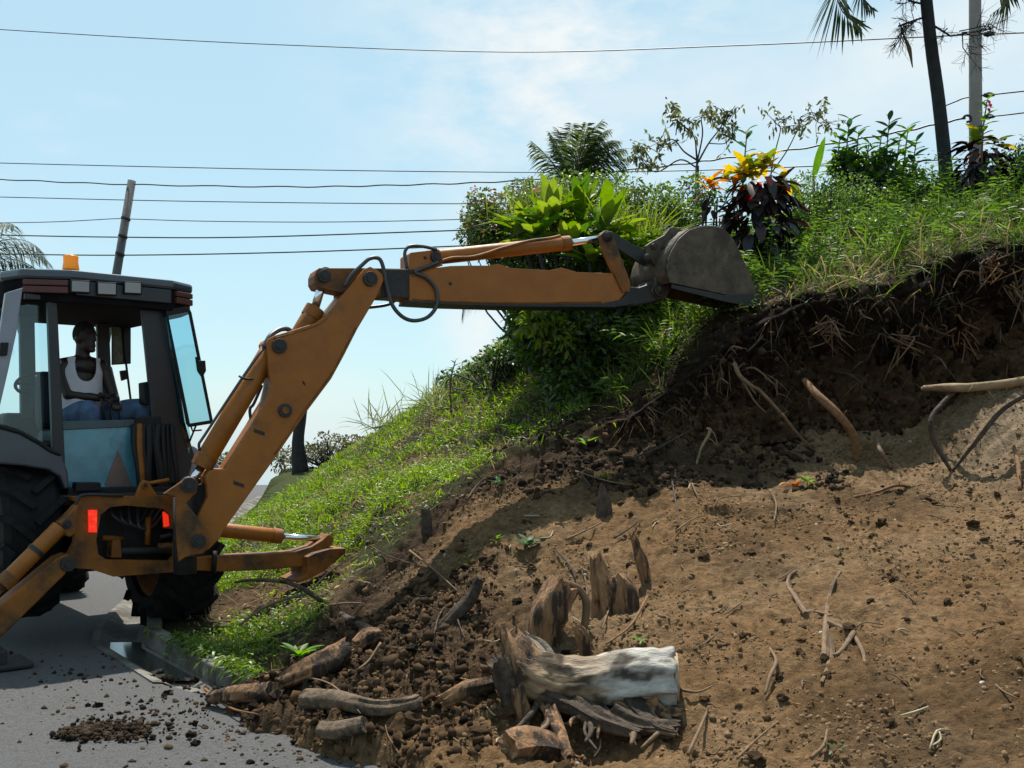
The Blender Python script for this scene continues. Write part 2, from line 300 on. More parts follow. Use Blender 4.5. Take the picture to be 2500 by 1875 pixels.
LOW = tps(PP([(1000, 1875, 4.5), (1250, 1875, 4.3), (1700, 1875, 4.1), (2500, 1875, 3.9), (800, 1760, 5.15), (1000, 1600, 5.6), (1300, 1500, 6.2), (1700, 1500, 5.8), (2100, 1500, 5.6), (2500, 1500, 5.4),
    (1200, 1300, 7.3), (1500, 1300, 7.2), (1900, 1300, 6.9), (2500, 1300, 6.6), (1450, 1225, 7.7), (1700, 1215, 7.6), (2100, 1215, 7.55), (2500, 1200, 7.4), (1800, 1165, 8.2), (2100, 1130, 8.4), (2400, 1120, 8.0), (2400, 1050, 8.15), (2490, 985, 8.25),
    (2000, 1065, 8.9), (2200, 1065, 8.95), (1250, 1150, 8.5), (1450, 1115, 8.6), (1650, 1080, 8.7), (1100, 1265, 8.0), (950, 1400, 7.5), (800, 1560, 6.8), (700, 1650, 6.2), (620, 1700, 5.9)]) +
    [(0, 2, .05), (3, 2, .15), (0, -3, 0), (6, -3, .1), (5, 4, .7), (5, 6, 1.25), (8, 8, 1.8), (-1.4, 5.2, .06), (-1.9, 5.6, .05), (-1, 4.7, .06), (-.3, 3.2, .03), (9, 3, 1.0), (3, 10, 1.7), (6, 10, 2.2), (0, 10, 1.4)])
HIGH = tps(PP([(2500, 605, 9.6), (2300, 640, 9.6), (2150, 715, 9.5), (1950, 740, 9.5), (1800, 800, 9.3), (1650, 940, 9.0), (1450, 1045, 8.9), (1250, 1095, 8.8), (1100, 1195, 8.4), (950, 1325, 7.9), (800, 1475, 7.2), (700, 1590, 6.7),
    (1250, 880, 12), (1100, 945, 14), (1000, 1010, 16), (850, 1095, 20), (700, 1130, 26), (1100, 1050, 11.5), (900, 1150, 13), (900, 1250, 10), (700, 1250, 13), (700, 1350, 9.8), (600, 1310, 11.5), (560, 1450, 8.6), (620, 1530, 7.6), (780, 1440, 8.4),
    (1300, 960, 11), (1450, 950, 10), (1400, 850, 11.5), (1600, 770, 11), (1900, 650, 11), (1900, 585, 13), (2200, 520, 13), (2450, 480, 13), (1500, 720, 13), (1300, 800, 13)]) +
    [(-2.85, 8.2, -.06), (-3.0, 8.8, -.02), (-2.3, 7.4, .04), (-2.2, 8.0, .08), (0, 18, 2.4), (0, 25, 1.2), (5, 18, 4.0), (5, 25, 2.2), (10, 12, 5.3), (10, 18, 4.5), (10, 8, 4.2), (-3, 25, .9), (-6, 30, .5), (-4.9, 20, .12), (-6.2, 28, .1), (-4.3, 15.5, .12), (-3.5, 12, .10), (-3.9, 20, .75), (-4.6, 26, .8), (14, 8, 4.5), (-2, 4, .3), (0, 5, .8), (4, 5, 2.2)])
_ex, _ey = zip(*[(P(*a)[0], a[2]) for a in [(640, 1640, 6.2), (700, 1590, 6.5), (800, 1480, 7.1), (950, 1330, 7.8), (1100, 1200, 8.3), (1250, 1100, 8.7), (1450, 1050, 8.8), (1650, 950, 9.0), (1800, 800, 9.2), (1950, 740, 9.4), (2150, 715, 9.45), (2300, 650, 9.5), (2500, 610, 9.4)]])
EX, EY = np.array([-3.0, -2.0] + list(_ex) + [8, 14]), np.array([5.0, 5.7] + list(_ey) + [8.8, 7.5])
def edgeY(x): return np.interp(x, EX, EY)
KY = np.array([-5, 3, 4.1, 4.7, 5, 5.6, 6.0, 6.3, 7.5, 8.3, 9.5, 11.5, 15, 19, 24, 29, 45, 120]); KX = np.array([.3, -.2, -.43, -.8, -1.25, -1.85, -1.75, -1.8, -2.72, -3.0, -3.25, -3.8, -4.5, -5.2, -5.85, -6.5, -9, -14])
def bankX(y): return np.interp(y, KY, KX)
def fall(y): return -.055 * np.clip(y - 31, 0, None) - .07 * np.clip(y - 37, 0, None)
def terrain(x, y, detail=True):
    """returns height, x/y offset (overhang), edge distance t, low and high surfaces"""
    x = np.asarray(x, float).ravel(); y = np.asarray(y, float).ravel()
    z0 = np.zeros_like(x); q = np.c_[x, y, z0]
    lo = LOW(x, y); hi = HIGH(x, y); far = sstep(15, 40, y) ; hi = hi * (1 - far) + far * (.4 + fall(y)); lo = np.where(y > 12, np.minimum(lo, hi), lo)
    far2 = sstep(12, 40, np.abs(x)); hi = hi * (1 - far2) + far2 * (2.0 + fall(y)); lo = lo * (1 - far2) + far2 * np.minimum(.5, 2.0 + fall(y))
    back = sstep(3.0, -1, y); lo = lo * (1 - back) + back * .05
    t = y - edgeY(x) + .22 * fbm(q * 1.6, 3) + .06 * fbm(q * 6, 2)
    hi = np.where(x > -1.25, np.maximum(hi, lo + .04 * (t > 0)), hi); lo = np.where((x < -1.25) & (t > .2), np.minimum(lo, hi), lo)
    s = sstep(-.13, .13, t); base = lo + (hi - lo) * s
    if detail:
        dirt = 1 - s; n1 = fbm(q * 1.1 + 3, 3); n2 = fbm(q * 4.2 + 9, 4, .55); n3 = fbm(q * 17, 3, .6); rdg = .5 - np.abs(fbm(q * 7.5 + 2, 3, .6)) * 1.6
        dk = np.exp(-((x + .9) / 1.1) ** 2 - ((y - 5.7) / 1.1) ** 2) + .8 * np.exp(-((t + .35) / .35) ** 2)
        base = base + dirt * (.06 * n1 + (.046 + .09 * dk) * n2 + (.022 + .04 * dk) * n3 + (.022 + .05 * dk) * rdg + (.006 + .008 * dk) * fbm(q * 31 + 4, 2) - .05 * sstep(.28, .6, fbm(q * 2.6 + 51, 2)) - .16 * np.exp(-((x - .42) / .42) ** 2 - ((y - 4.55) / .28) ** 2)) + s * (.06 * n1 + .05 * n2 + .012 * n3)
        face = np.exp(-(t / .16) ** 2) * np.clip(hi - lo, 0, 1.2)
    bx = bankX(y) + .10 * fbm(q * 3.1, 3) * (y < 6.3); b = sstep(-.02, .30, x - bx); kerb = (y > 6.2)
    b = np.where(kerb, sstep(-.02, .03, x - bx), b)
    base = np.where(kerb, np.maximum(base, .06 + np.minimum(fall(y), 0)), base)
    z = (-.16 + np.minimum(fall(y), 0)) * (1 - b) + base * b
    h = np.clip(hi - lo, 0, 1.5); ov = h * .42 * sstep(-.13, .12, t) * (1 - sstep(.12, 2.2, t)) * sstep(.2, .8, h)
    if detail: ov = ov + face * (.30 * fbm(np.c_[x * 3.5, z * 4.5, z0 + 5], 4, .6))
    return z, -ov * b, t, s, b
def H(x, y):
    z, _, _, _, _ = terrain(np.atleast_1d(x), np.atleast_1d(y)); return z if np.ndim(x) else float(z[0])
gx = np.concatenate([np.linspace(-90, -14, 12), np.linspace(-12, -4.5, 26), np.linspace(-4.3, -2.6, 40), np.arange(-2.55, 5.3, .0165), np.linspace(5.4, 9, 24), np.linspace(10, 90, 14)])
gy = np.concatenate([np.linspace(-30, 1, 10), np.linspace(1.4, 3.4, 14), np.arange(3.5, 9.9, .0165), np.linspace(9.95, 14, 70), np.linspace(14.2, 32, 70), np.linspace(33, 130, 26)])
GX, GY_ = np.meshgrid(gx, gy); fx, fy = GX.ravel(), GY_.ravel()
Z, oy, tt, ss, bb = terrain(fx, fy)
gv = np.c_[fx, fy + oy, Z]; nx, ny = len(gx), len(gy)
ii = (np.arange(ny - 1)[:, None] * nx + np.arange(nx - 1)[None]).ravel(); gf = np.c_[ii, ii + 1, ii + nx + 1, ii + nx]
q = np.c_[fx, fy, Z]; tan, tan2, dark, gsoil = np.array((.200, .117, .056)), np.array((.29, .19, .105)), np.array((.040, .028, .020)), np.array((.050, .050, .022))
m1 = sstep(-.35, .5, fbm(q * .9 + 31, 5, .6))[:, None]; m3 = sstep(.05, .5, fbm(q * .55 + 91, 4, .6))[:, None]; gc = tan * (1 - .8 * m1) + tan2 * .8 * m1; gc = gc * (1 - .45 * m3)
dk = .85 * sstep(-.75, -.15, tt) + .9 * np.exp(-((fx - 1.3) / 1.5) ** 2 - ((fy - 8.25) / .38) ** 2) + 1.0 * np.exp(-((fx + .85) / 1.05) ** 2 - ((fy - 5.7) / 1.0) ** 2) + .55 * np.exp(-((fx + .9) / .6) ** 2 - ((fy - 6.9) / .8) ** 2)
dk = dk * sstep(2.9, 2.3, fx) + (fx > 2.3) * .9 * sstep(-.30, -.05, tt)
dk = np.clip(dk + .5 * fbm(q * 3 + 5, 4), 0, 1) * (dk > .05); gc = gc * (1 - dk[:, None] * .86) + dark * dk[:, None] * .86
band = sstep(1.25, .55, tt + .4 * fbm(q * 1.3 + 8, 3)) * sstep(-.15, .6, fx) * sstep(2.5, 1.7, fx); s2 = sstep(.2, .8, ss) * (1 - band); gc = gc * (1 - band[:, None] * ss[:, None]) + band[:, None] * ss[:, None] * (np.array((.030, .021, .014)) * (1 - m1) + np.array((.10, .06, .032)) * m1); patch = sstep(.1, .35, fbm(q * .8 + 77, 3))[:, None]; gs = gsoil * (1 - patch) + np.array((.13, .085, .05)) * patch; gc = gc * (1 - s2[:, None]) + gs * s2[:, None]
fc = sstep(-.30, -.12, tt) * sstep(.34, .14, tt) * sstep(1.3, 2.0, fx) * (fx < 9); fcn = sstep(-.3, .4, fbm(np.c_[fx * 2, Z * 3, Z * 0] + 3, 4))[:, None]; gc = gc * (1 - fc[:, None]) + fc[:, None] * (np.array((.012, .009, .007)) * (1 - fcn * .7) + np.array((.05, .03, .018)) * fcn * .7)  # dark topsoil on the cut face, blackened further to deepen its shade
sand = np.clip(np.exp(-((fx - 4.2) / .6) ** 2 - ((fy - 8.05) / .5) ** 2), 0, 1)[:, None] * (1 - s2[:, None]) * (1 - fc[:, None]); gc = gc * (1 - .8 * sand) + np.array((.36, .27, .18)) * .8 * sand
far_g = sstep(12, 16, fy)[:, None]; gc = gc * (1 - far_g) + np.array((.06, .075, .025)) * far_g
M_GROUND = mat('ground_soil', (1, 1, 1), .97, var=.42, vscale=22, bump=1.0, bscale=60, attr=True, spec=.08)
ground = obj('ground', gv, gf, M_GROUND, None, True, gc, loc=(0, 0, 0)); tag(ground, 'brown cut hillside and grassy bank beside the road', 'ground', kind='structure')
# road, gutter and kerb ---------------------------------------------------
M_ROAD = mat('asphalt', (.165, .163, .165), .9, var=.35, vscale=90, bump=.9, bscale=150, spec=.2, color2=(.115, .108, .10), thr=(.5, .66))
def road_right(y): return np.where(y > 6.3, bankX(y) - .46, np.interp(y, [-30, 5.0, 5.6, 6.3], [1.2, .2, -1.3, -2.26]))
ry = np.concatenate([np.linspace(-30, 3, 8), np.linspace(3.4, 12, 40), np.linspace(12.5, 60, 50)]); v, f = [], []
for i, y in enumerate(ry):
    xr = float(road_right(np.array(y))); zz = float(fall(y))
    for k, s in enumerate(np.linspace(0, 1, 9)): v.append((xr - s * 7.0, y, zz + .012 * math.sin(s * math.pi)))
for i in range(len(ry) - 1):
    for k in range(8): a = i * 9 + k; f.append((a, a + 1, a + 10, a + 9))
tag(obj('road', v, f, M_ROAD, None, True, loc=(-3, 8, 0)), 'grey asphalt road curving away behind the machine', 'road', kind='structure')
g = thing('gutter', 'concrete drain gutter and kerb between road and grass bank', 'gutter', (-2.8, 7.2, 0)); g['kind'] = 'structure'
yy = np.concatenate([np.linspace(6.3, 12, 30), np.linspace(12.5, 31, 16)])
def strip(profile, yy=yy):
    V, F = [], []; n = len(profile)
    for y in yy:
        b_ = float(bankX(np.array(y))); V += [(b_ + a, y, z) for a, z in profile]
    for i in range(len(yy) - 1):
        for k in range(n - 1): a = i * n + k; F.append((a, a + 1, a + n + 1, a + n))
    return V, F
v, f = strip([(-.50, -.2), (-.50, .012), (-.44, .010), (-.30, -.055), (-.16, -.06), (-.085, -.02), (-.085, -.2)]); obj('channel', v, f, M_CONC, g)
M_WET = mat('gutter_water', (.06, .06, .055), .12, var=.1, spec=.6); v, f = strip([(-.36, -.030), (-.11, -.030)], np.linspace(6.5, 7.7, 12)); obj('water', v, f, M_WET, g)
yk = np.linspace(5.75, 13.0, 13); kerbX = lambda y: float(np.where(y < 6.3, np.interp(y, [5.6, 6.2, 6.3], [-1.15, -1.72, -1.8]), bankX(np.array(y))))
for i in range(len(yk) - 1):
    ya, yb = yk[i] + .008, yk[i + 1] - .008; xa, xb = kerbX(ya), kerbX(yb); dz = random.uniform(-.012, .012)
    fr = np.array([(xa - .085, ya, -.15), (xb - .085, yb, -.15), (xb - .075, yb, .105 + dz), (xa - .075, ya, .105 + dz)]); bk = np.array([(xa + .05, ya, -.15), (xb + .05, yb, -.15), (xb + .05, yb, .11 + dz), (xa + .05, ya, .11 + dz)])
    v, f = plate_g(fr, bk); obj('kerb_stone', v, f, M_CONC, g, bevel=.012)

# rough face of the cut --------------------------------------------------
cx_ = np.arange(.95, 6.6, .018); cv = np.linspace(0, 1, 64); CX, CV = np.meshgrid(cx_, cv); X_, V_f = CX.ravel(), CV.ravel()
ye = edgeY(X_); q0 = np.c_[X_, ye, X_ * 0]; ye = ye - .22 * fbm(q0 * 1.6, 3)
lo_ = LOW(X_, ye - .3); hi_ = np.maximum(HIGH(X_, ye + .05), lo_ + .05); h_ = hi_ - lo_; zf = lo_ - .06 + (h_ + .07) * V_f
yf = ye - .10 - .36 * np.clip(h_, 0, 1.5) * V_f ** 1.2 * sstep(.2, .8, h_) + .30 * (1 - V_f) ** 2 * 0 - .42 * (1 - V_f) ** 3 * np.clip(h_, 0, 1); yf += .55 * sstep(.94, 1.0, V_f)
q3 = np.c_[X_, yf, zf]; amp = sstep(0, .1, V_f) * sstep(1, .9, V_f) * np.clip(h_, 0, 1); n_a = fbm(q3 * 2.3 + 3, 3); n_b = fbm(q3 * 7 + 5, 4, .6); n_c = fbm(q3 * 26 + 9, 2, .6)
yf = yf - amp * (.16 * n_a + .11 * n_b + .035 * n_c); zf = zf + amp * (.05 * n_b)
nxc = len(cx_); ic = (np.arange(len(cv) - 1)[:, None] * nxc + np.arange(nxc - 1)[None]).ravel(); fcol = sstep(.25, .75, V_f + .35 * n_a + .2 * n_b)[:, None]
ccol = np.array((.095, .056, .030)) * (1 - fcol) + np.array((.022, .015, .011)) * fcol; ccol *= (1 + .6 * n_b)[:, None].clip(.3, 2)  # black topsoil over brown earth, both kept darker to stand in for shade
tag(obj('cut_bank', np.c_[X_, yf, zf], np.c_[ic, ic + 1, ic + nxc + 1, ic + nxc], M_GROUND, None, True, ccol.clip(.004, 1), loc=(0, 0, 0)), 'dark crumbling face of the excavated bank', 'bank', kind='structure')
def face_pt(x, v): i = int(np.clip(round((x - cx_[0]) / .018), 0, nxc - 1)); j = int(np.clip(round(v * 63), 0, 63)); k = j * nxc + i; return np.array([X_[k], yf[k], zf[k]])
# ================================================================== ground vegetation (stuff)
def scatter(n, x0, x1, y0, y1, fn=None):
    x = rng.uniform(x0, x1, n); y = rng.uniform(y0, y1, n); z, oy_, t, s, b = terrain(x, y); p = np.c_[x, y + oy_, z]; k = (t > .02) & (b > .9)
    if fn is not None: k &= fn(x, y, t, z)
    return p[k], t[k]
def pxpy(p): return 1250 + FPX * p[:, 0] / p[:, 1], HOR - FPX * (p[:, 2] - EYE) / p[:, 1]
def bare(p): return fbm(np.c_[p[:, 0], p[:, 1], np.zeros(len(p))] * .8 + 77, 3)
def inview(p, m=260):
    a, b = pxpy(p); return (a > -m) & (a < 2500 + m) & (b < 2100)
def lowcut(p): return (p[:, 0] < .7) | (p[:, 1] > edgeY(p[:, 0]) + .05)
# leafy ground cover on the bank
Lv = Leaves(); p, t = scatter(20000, -6, 2.4, 6.3, 15, lambda x, y, t, z: rng.random(len(x)) < np.clip((9 / y) ** 1.6, 0, 1)); p = p[inview(p)]
p = p[~((np.abs(p[:, 0] + 2.75) < .6) & (np.abs(p[:, 1] - 7.95) < .75)) & ~((np.abs(p[:, 0] + 1.68) < .34) & (np.abs(p[:, 1] - 8.35) < .33))]
bandp = lambda p: (p[:, 1] - edgeY(p[:, 0]) < .55 + .5 * fbm(p * 1.3 + 8, 3)) & (p[:, 0] > -.1) & (p[:, 0] < 2.1)
zone = fbm(p * 1.1 + 41, 3); p = p[~(bandp(p) & (rng.random(len(p)) < .88)) & (rng.random(len(p)) < np.where(bare(p) > .04, .10, np.where(zone > .02, 1.0, .22)))]
cl = fbm(p * 1.7 + 11, 3)
for k in range(9):
    n = len(p); hgt = (.03 + .10 * rng.random(n)) * (1 + 1.0 * np.clip(cl, -.5, 1)); o = rng.normal(size=(n, 3)) * .055; o[:, 2] = hgt
    c = rcol(n, (.11, .22, .022), (.25, .39, .05), .25); yel = rng.random(n) < .14; c[yel] = rcol(yel.sum(), (.20, .26, .03), (.26, .28, .05)); d = rdir(n, .25); d[:, 2] = np.abs(d[:, 2]) * .6
    Lv.add(p + o, d, rdir(n, 1.2), rng.uniform(.020, .052, n), rng.uniform(.007, .017, n), c, .3)
tag(Lv.build('ground_cover', M_LEAF), 'bright green leafy ground cover on the roadside bank', 'plants', kind='stuff')
# grass
Lg = Leaves(); p, t = scatter(46000, -7, 7, 6.3, 18, lambda x, y, t, z: rng.random(len(x)) < np.clip((9.5 / y) ** 1.3, 0, 1)); p = p[inview(p)]
a, b = pxpy(p); up = (p[:, 0] > .9); dens = np.where(up, .75, .9) * np.where(bare(p) > .06, .22, 1.0); p = p[(rng.random(len(p)) < dens) & ~((np.abs(p[:, 0] + 2.75) < .6) & (np.abs(p[:, 1] - 7.95) < .75)) & ~((np.abs(p[:, 0] + 1.68) < .3) & (np.abs(p[:, 1] - 8.35) < .3))]; p = p[~(bandp(p) & (rng.random(len(p)) < .85)) & ~((np.abs(p[:, 0] - 2.15) < .42) & (p[:, 1] < 9.55))]; up = p[:, 0] > .9
for k in range(8):
    n = len(p); ln = np.where(up, rng.uniform(.16, .62, n), rng.uniform(.05, .19, n)); o = rng.normal(size=(n, 3)) * .06; o[:, 2] = -.02; d = rdir(n, 1.1); d[:, 2] = np.abs(d[:, 2]) + .35
    c = np.where(up[:, None], rcol(n, (.055, .12, .02), (.15, .25, .045), .3), rcol(n, (.11, .225, .022), (.24, .37, .05), .25)); dry = rng.random(n) < np.where(up, .13, .10) + .32 * (bare(p) > .08); c[dry] = rcol(dry.sum(), (.24, .20, .10), (.34, .28, .15)); Lg.add(p + o, d, rdir(n, .2), ln, rng.uniform(.006, .014, n) * (p[:, 1] / 9), c, rng.uniform(.15, .6, n))
tag(Lg.build('grass', M_BLADE), 'long green grass covering the top of the bank', 'grass', kind='stuff')
# dead leaf litter on the bank and weeds over the kerb
Ll = Leaves(); p, t = scatter(6500, -5, 2.4, 6.4, 14); p = p[inview(p) & (bare(p) > .0)]; n = len(p); d = rdir(n, .1); d[:, 2] *= .4; Ll.add(p + [0, 0, .025], d, rdir(n, 1.5), rng.uniform(.025, .075, n), rng.uniform(.012, .03, n), rcol(n, (.13, .085, .045), (.34, .26, .15), .25), rng.uniform(-.2, .3, n)); n = len(p) // 3; d = rdir(n, .05); d[:, 2] *= .4; Ll.add(p[:n] + [0, 0, .03], d, rdir(n, .5), rng.uniform(.10, .30, n), rng.uniform(.004, .008, n), rcol(n, (.22, .16, .09), (.40, .33, .2), .2), .1)
tag(Ll.build('leaf_litter', M_BLADE), 'dead brown leaves and straw lying on the bank', 'leaf litter', kind='stuff')
Lk = Leaves(); y = rng.uniform(5.9, 9.0, 2600) ** 1.0; x = np.array([kerbX(a) for a in y]) + rng.normal(size=2600) * .05 + .03; k = fbm(np.c_[x, y, x * 0] * 2.2 + 13, 3) > -.05; x, y = x[k], y[k]; n = len(x); d = rdir(n, .2); d[:, 0] -= .7; Lk.add(np.c_[x, y, .10 + .06 * rng.random(n)], d, rdir(n, 1), rng.uniform(.03, .10, n), rng.uniform(.010, .022, n), rcol(n, (.07, .14, .02), (.19, .28, .05), .25), rng.uniform(.3, .9, n))
tag(Lk.build('kerb_weeds', M_LEAF), 'small weeds spilling over the kerb', 'plants', kind='stuff')
# dry straw on the lip above the cut
Ld = Leaves(); x = rng.uniform(1.5, 6, 2200); y = edgeY(x) + rng.uniform(.10, .9, 2200) ** 1.1; z, oy_, t, s, b = terrain(x, y); p = np.c_[x, y + oy_, z][(t > -.03) & ~((np.abs(x - 2.15) < .42) & (y + oy_ < 9.55))]; n = len(p); d = rdir(n, -.05); d[:, 1] -= .5; d[:, 2] = d[:, 2] * .4
c = rcol(n, (.22, .18, .085), (.36, .31, .18), .2); gr = rng.random(n) < .6; c[gr] = rcol(gr.sum(), G1, (.14, .19, .04)); d[:, 1] += .35; Ld.add(p + [0, 0, .03], d, rdir(n, .5), rng.uniform(.08, .24, n), rng.uniform(.005, .010, n), c, rng.uniform(.1, .5, n))
tag(Ld.build('dry_grass', M_BLADE), 'dry straw hanging over the lip of the cut', 'grass', kind='stuff')
# feathery weeds on the terrace
Lf = Leaves(); x = rng.uniform(.3, 6.5, 900); y = rng.uniform(9.6, 13.6, 900); z, oy_, t, s, b = terrain(x, y); pb = np.c_[x, y + oy_, z]; pb = pb[(t > .45)]; pb = pb[fbm(pb * .7 + 3, 2) > -.22]
for b0 in pb:
    ln = rng.uniform(.25, .62); d = unit(rng.normal(size=3) * [.6, .6, .2] + [0, 0, .9]); m = 9; s = np.linspace(.25, 1, m); q = b0 + np.outer(s * ln, d) + np.outer(s ** 2 * ln * .25, [*rng.normal(size=2), -.5]); sd_ = unit(np.cross(d, [0, 0, 1]) + 1e-3)
    c0 = rcol(1, (.065, .14, .025), (.15, .26, .05), .1)[0]
    for sg in (-1, 1):
        Lf.add(q, sd_ * sg + d * .5 + rng.normal(size=(m, 3)) * .15, rdir(m, .6), (.16 - .11 * np.abs(s - .5)) * ln / .5, .020, c0, .35)
tag(Lf.build('feathery_weeds', M_BLADE), 'feathery green weeds growing over the terrace', 'plants', kind='stuff')

# tall leafy weeds on the terrace
Lw = Leaves(); x = rng.uniform(1.4, 7, 760); y = rng.uniform(9.7, 13.4, 760); z, oy_, t, s, b = terrain(x, y); pb = np.c_[x, y + oy_, z]; pb = pb[(t > .35)]; pb = pb[(fbm(pb * .9 + 23, 2) > -.10) & ~((np.abs(pb[:, 0] - 2.15) < .45) & (pb[:, 1] < 9.6))]
for b0 in pb:
    hgt = rng.uniform(.25, .75); d = unit(rng.normal(size=3) * [.25, .25, 0] + [0, 0, 1]); m = int(8 + hgt * 16); s = np.linspace(.15, 1, m); q = b0 + np.outer(s * hgt, d); a = np.arange(m) * 2.4 + rng.uniform(0, 6); dd = np.c_[np.cos(a), np.sin(a), .35 + .3 * s]; c0 = rcol(1, (.04, .10, .018), (.13, .24, .04), .15)[0]
    Lw.add(q, dd, [0, 0, 1.0], rng.uniform(.06, .13) * (1.15 - .5 * s), rng.uniform(.022, .042), c0, .35); Lw.add(b0[None], d, rdir(1), hgt, .010, (.07, .10, .03), 0)
tag(Lw.build('tall_weeds', M_LEAF), 'tall leafy weeds crowding the terrace above the cut', 'plants', kind='stuff')
# ================================================================== shrubs, trees and palms
def gbase(px, Y): x = (px - 1250) / FPX * Y; return np.array([x, Y, H(x, Y)])
def stems_g(mb, base, tips, r0, r1, n=6, wig=.06):
    for tp in tips:
        m = base * .5 + tp * .5 + rng.normal(size=3) * wig * np.linalg.norm(tp - base); mb.add(*tube_g([base, m, tp], [r0, (r0 + r1) / 2, r1], n, True, 4))
def bush(name, label, px, Y, blobs, nl, ls, c1, c2, cat='shrub', group=None, flower=None, gap=-.05, bend=.3, wl=.5, nst=9):
    b = gbase(px, Y); t = thing(name, label, cat, b, group); Lq = Leaves(); mb = MB(); tot = sum(q[3] * q[4] for q in blobs)
    for (cx, cy, dY, rx, rz, *ry) in blobs:
        c = P(cx, cy, Y + dY); sx, sz = rx * (Y + dY) / FPX, rz * (Y + dY) / FPX; sy = ry[0] if ry else min(sx, .8); n = int(nl * rx * rz / tot); u = rdir(n, 0); rad = rng.random(n) ** .42; p = c + u * rad[:, None] * [sx, sy, sz]
        k = fbm(p * 3.1 + 17, 3) > gap + .25 * (rad - .6); p, u = p[k], u[k]; n = len(p); d = unit(u * .7 + rdir(n, .15) * .9); l = rng.uniform(ls * .6, ls * 1.25, n); Lq.add(p, d, rdir(n, 1.0), l, l * wl * rng.uniform(.7, 1.15, n), rcol(n, c1, c2, .22), bend)
        if flower is not None:
            m = int(n * flower[1]); i = rng.integers(0, n, m); Lq.add(p[i] + u[i] * .03, rdir(m, .5), rdir(m, .5), ls * .7, ls * .5, rcol(m, flower[0], flower[0], .2), .1)
        stems_g(mb, b, [c + rdir(1, .3)[0] * [sx * .7, sy * .7, sz * .6] for _ in range(nst)], .018, .005)
    mb.build('stem', M_BARK, t, True); Lq.build('foliage', M_LEAF, t); return t
bush('scrambling_bush', 'scrambling bush with pinkish tips at the left end of the thicket', 1345, 11.2, [(1215, 560, 0, 95, 75), (1180, 520, .2, 60, 60), (1290, 500, .3, 70, 60), (1150, 580, .2, 45, 35), (1260, 650, .2, 60, 60)], 5600, .055, (.065, .12, .03), (.15, .19, .06), flower=((.30, .13, .12), .22), gap=-.12)
bush('dark_leafy_bush', 'dark leafy bush hanging down the bank beneath the dipper arm', 1390, 10.3, [(1400, 800, 0, 140, 100), (1310, 760, .1, 75, 75), (1330, 850, .1, 80, 60), (1480, 850, -.3, 90, 95), (1400, 930, -.4, 85, 70), (1290, 800, .4, 60, 50), (1540, 760, .2, 70, 60)], 9000, .085, (.018, .05, .014), (.11, .20, .03), gap=-.14)
bush('bright_leafy_bush', 'bright yellow-green leafy bush just beneath the dipper arm', 1400, 10.1, [(1320, 790, -.2, 55, 50), (1370, 830, -.2, 60, 45), (1300, 760, -.2, 40, 30)], 800, .10, (.09, .18, .025), (.22, .32, .05), gap=-.05, wl=.45, nst=2)
bush('low_dark_shrub', 'low dark shrub on the skyline left of the dark bush', 1200, 11.6, [(1225, 870, 0, 50, 45), (1180, 890, .5, 60, 30), (1270, 850, .2, 50, 55), (1110, 925, 1.6, 50, 25)], 2600, .06, (.022, .06, .018), (.07, .13, .03), gap=-.12)
bush('green_thicket', 'green weedy thicket behind the broad-leaved plants', 1480, 12.0, [(1420, 500, 0, 130, 60), (1560, 520, .2, 110, 60), (1640, 560, .1, 90, 70), (1500, 600, 0, 140, 70), (1700, 470, .6, 80, 45), (1330, 560, -.2, 90, 90), (1680, 640, -.4, 80, 70), (1300, 480, .2, 80, 45), (1400, 460, .3, 90, 40), (1500, 465, .3, 90, 45), (1590, 490, .2, 70, 45), (1660, 520, 0, 60, 50)], 17000, .06, (.06, .125, .025), (.16, .25, .05), gap=-.14)
bush('tall_green_shrub', 'tall green shrub with upright leafy shoots left of the palm trunk', 2130, 12.6, [(2065, 410, 0, 42, 50), (2130, 410, 0, 60, 45), (2200, 420, .1, 50, 36), (2110, 455, 0, 95, 40)], 2100, .115, (.025, .07, .016), (.09, .18, .03), gap=-.18, wl=.42)
bush('bushy_weed', 'bushy weed filling the right edge of the terrace', 2480, 11.6, [(2480, 430, 0, 60, 80), (2420, 470, .2, 60, 55), (2540, 480, 0, 70, 90), (2470, 540, -.4, 70, 50)], 5200, .06, (.035, .085, .02), (.10, .18, .035), gap=-.15)
bush('roadside_scrub', 'brownish scrub at the far end of the bank beside the dark trunk', 800, 24, [(800, 1090, 0, 50, 35), (760, 1105, .5, 45, 30), (850, 1085, -2, 45, 25), (700, 1120, 1, 60, 30)], 2600, .11, (.10, .085, .05), (.14, .15, .06), gap=-.1)
bush('far_hedge_shrub', 'small shrub on the horizon between the cab and the boom', 400, 27, [(395, 1118, 0, 30, 22), (440, 1130, 0, 40, 20), (540, 1125, 0, 30, 22)], 900, .14, (.05, .08, .04), (.09, .13, .05), gap=-.1)
bush('undergrowth_shrub', 'low green undergrowth filling the thicket behind the dipper arm', 1420, 10.9, [(1300, 620, 0, 90, 60), (1400, 640, 0, 110, 60), (1500, 640, 0, 100, 60), (1580, 650, 0, 80, 60), (1240, 600, .2, 60, 60), (1620, 700, -.3, 80, 60), (1190, 560, .3, 55, 60)], 8500, .07, (.045, .10, .022), (.14, .22, .04), gap=-.25)
bush('dark_terrace_shrub', 'dark shrub at the foot of the tall palm trunk', 2300, 11.8, [(2300, 500, 0, 90, 60), (2230, 500, .2, 70, 50), (2380, 530, -.2, 80, 60), (2330, 560, -.5, 70, 40)], 4200, .07, (.016, .042, .014), (.05, .10, .025), gap=-.2)
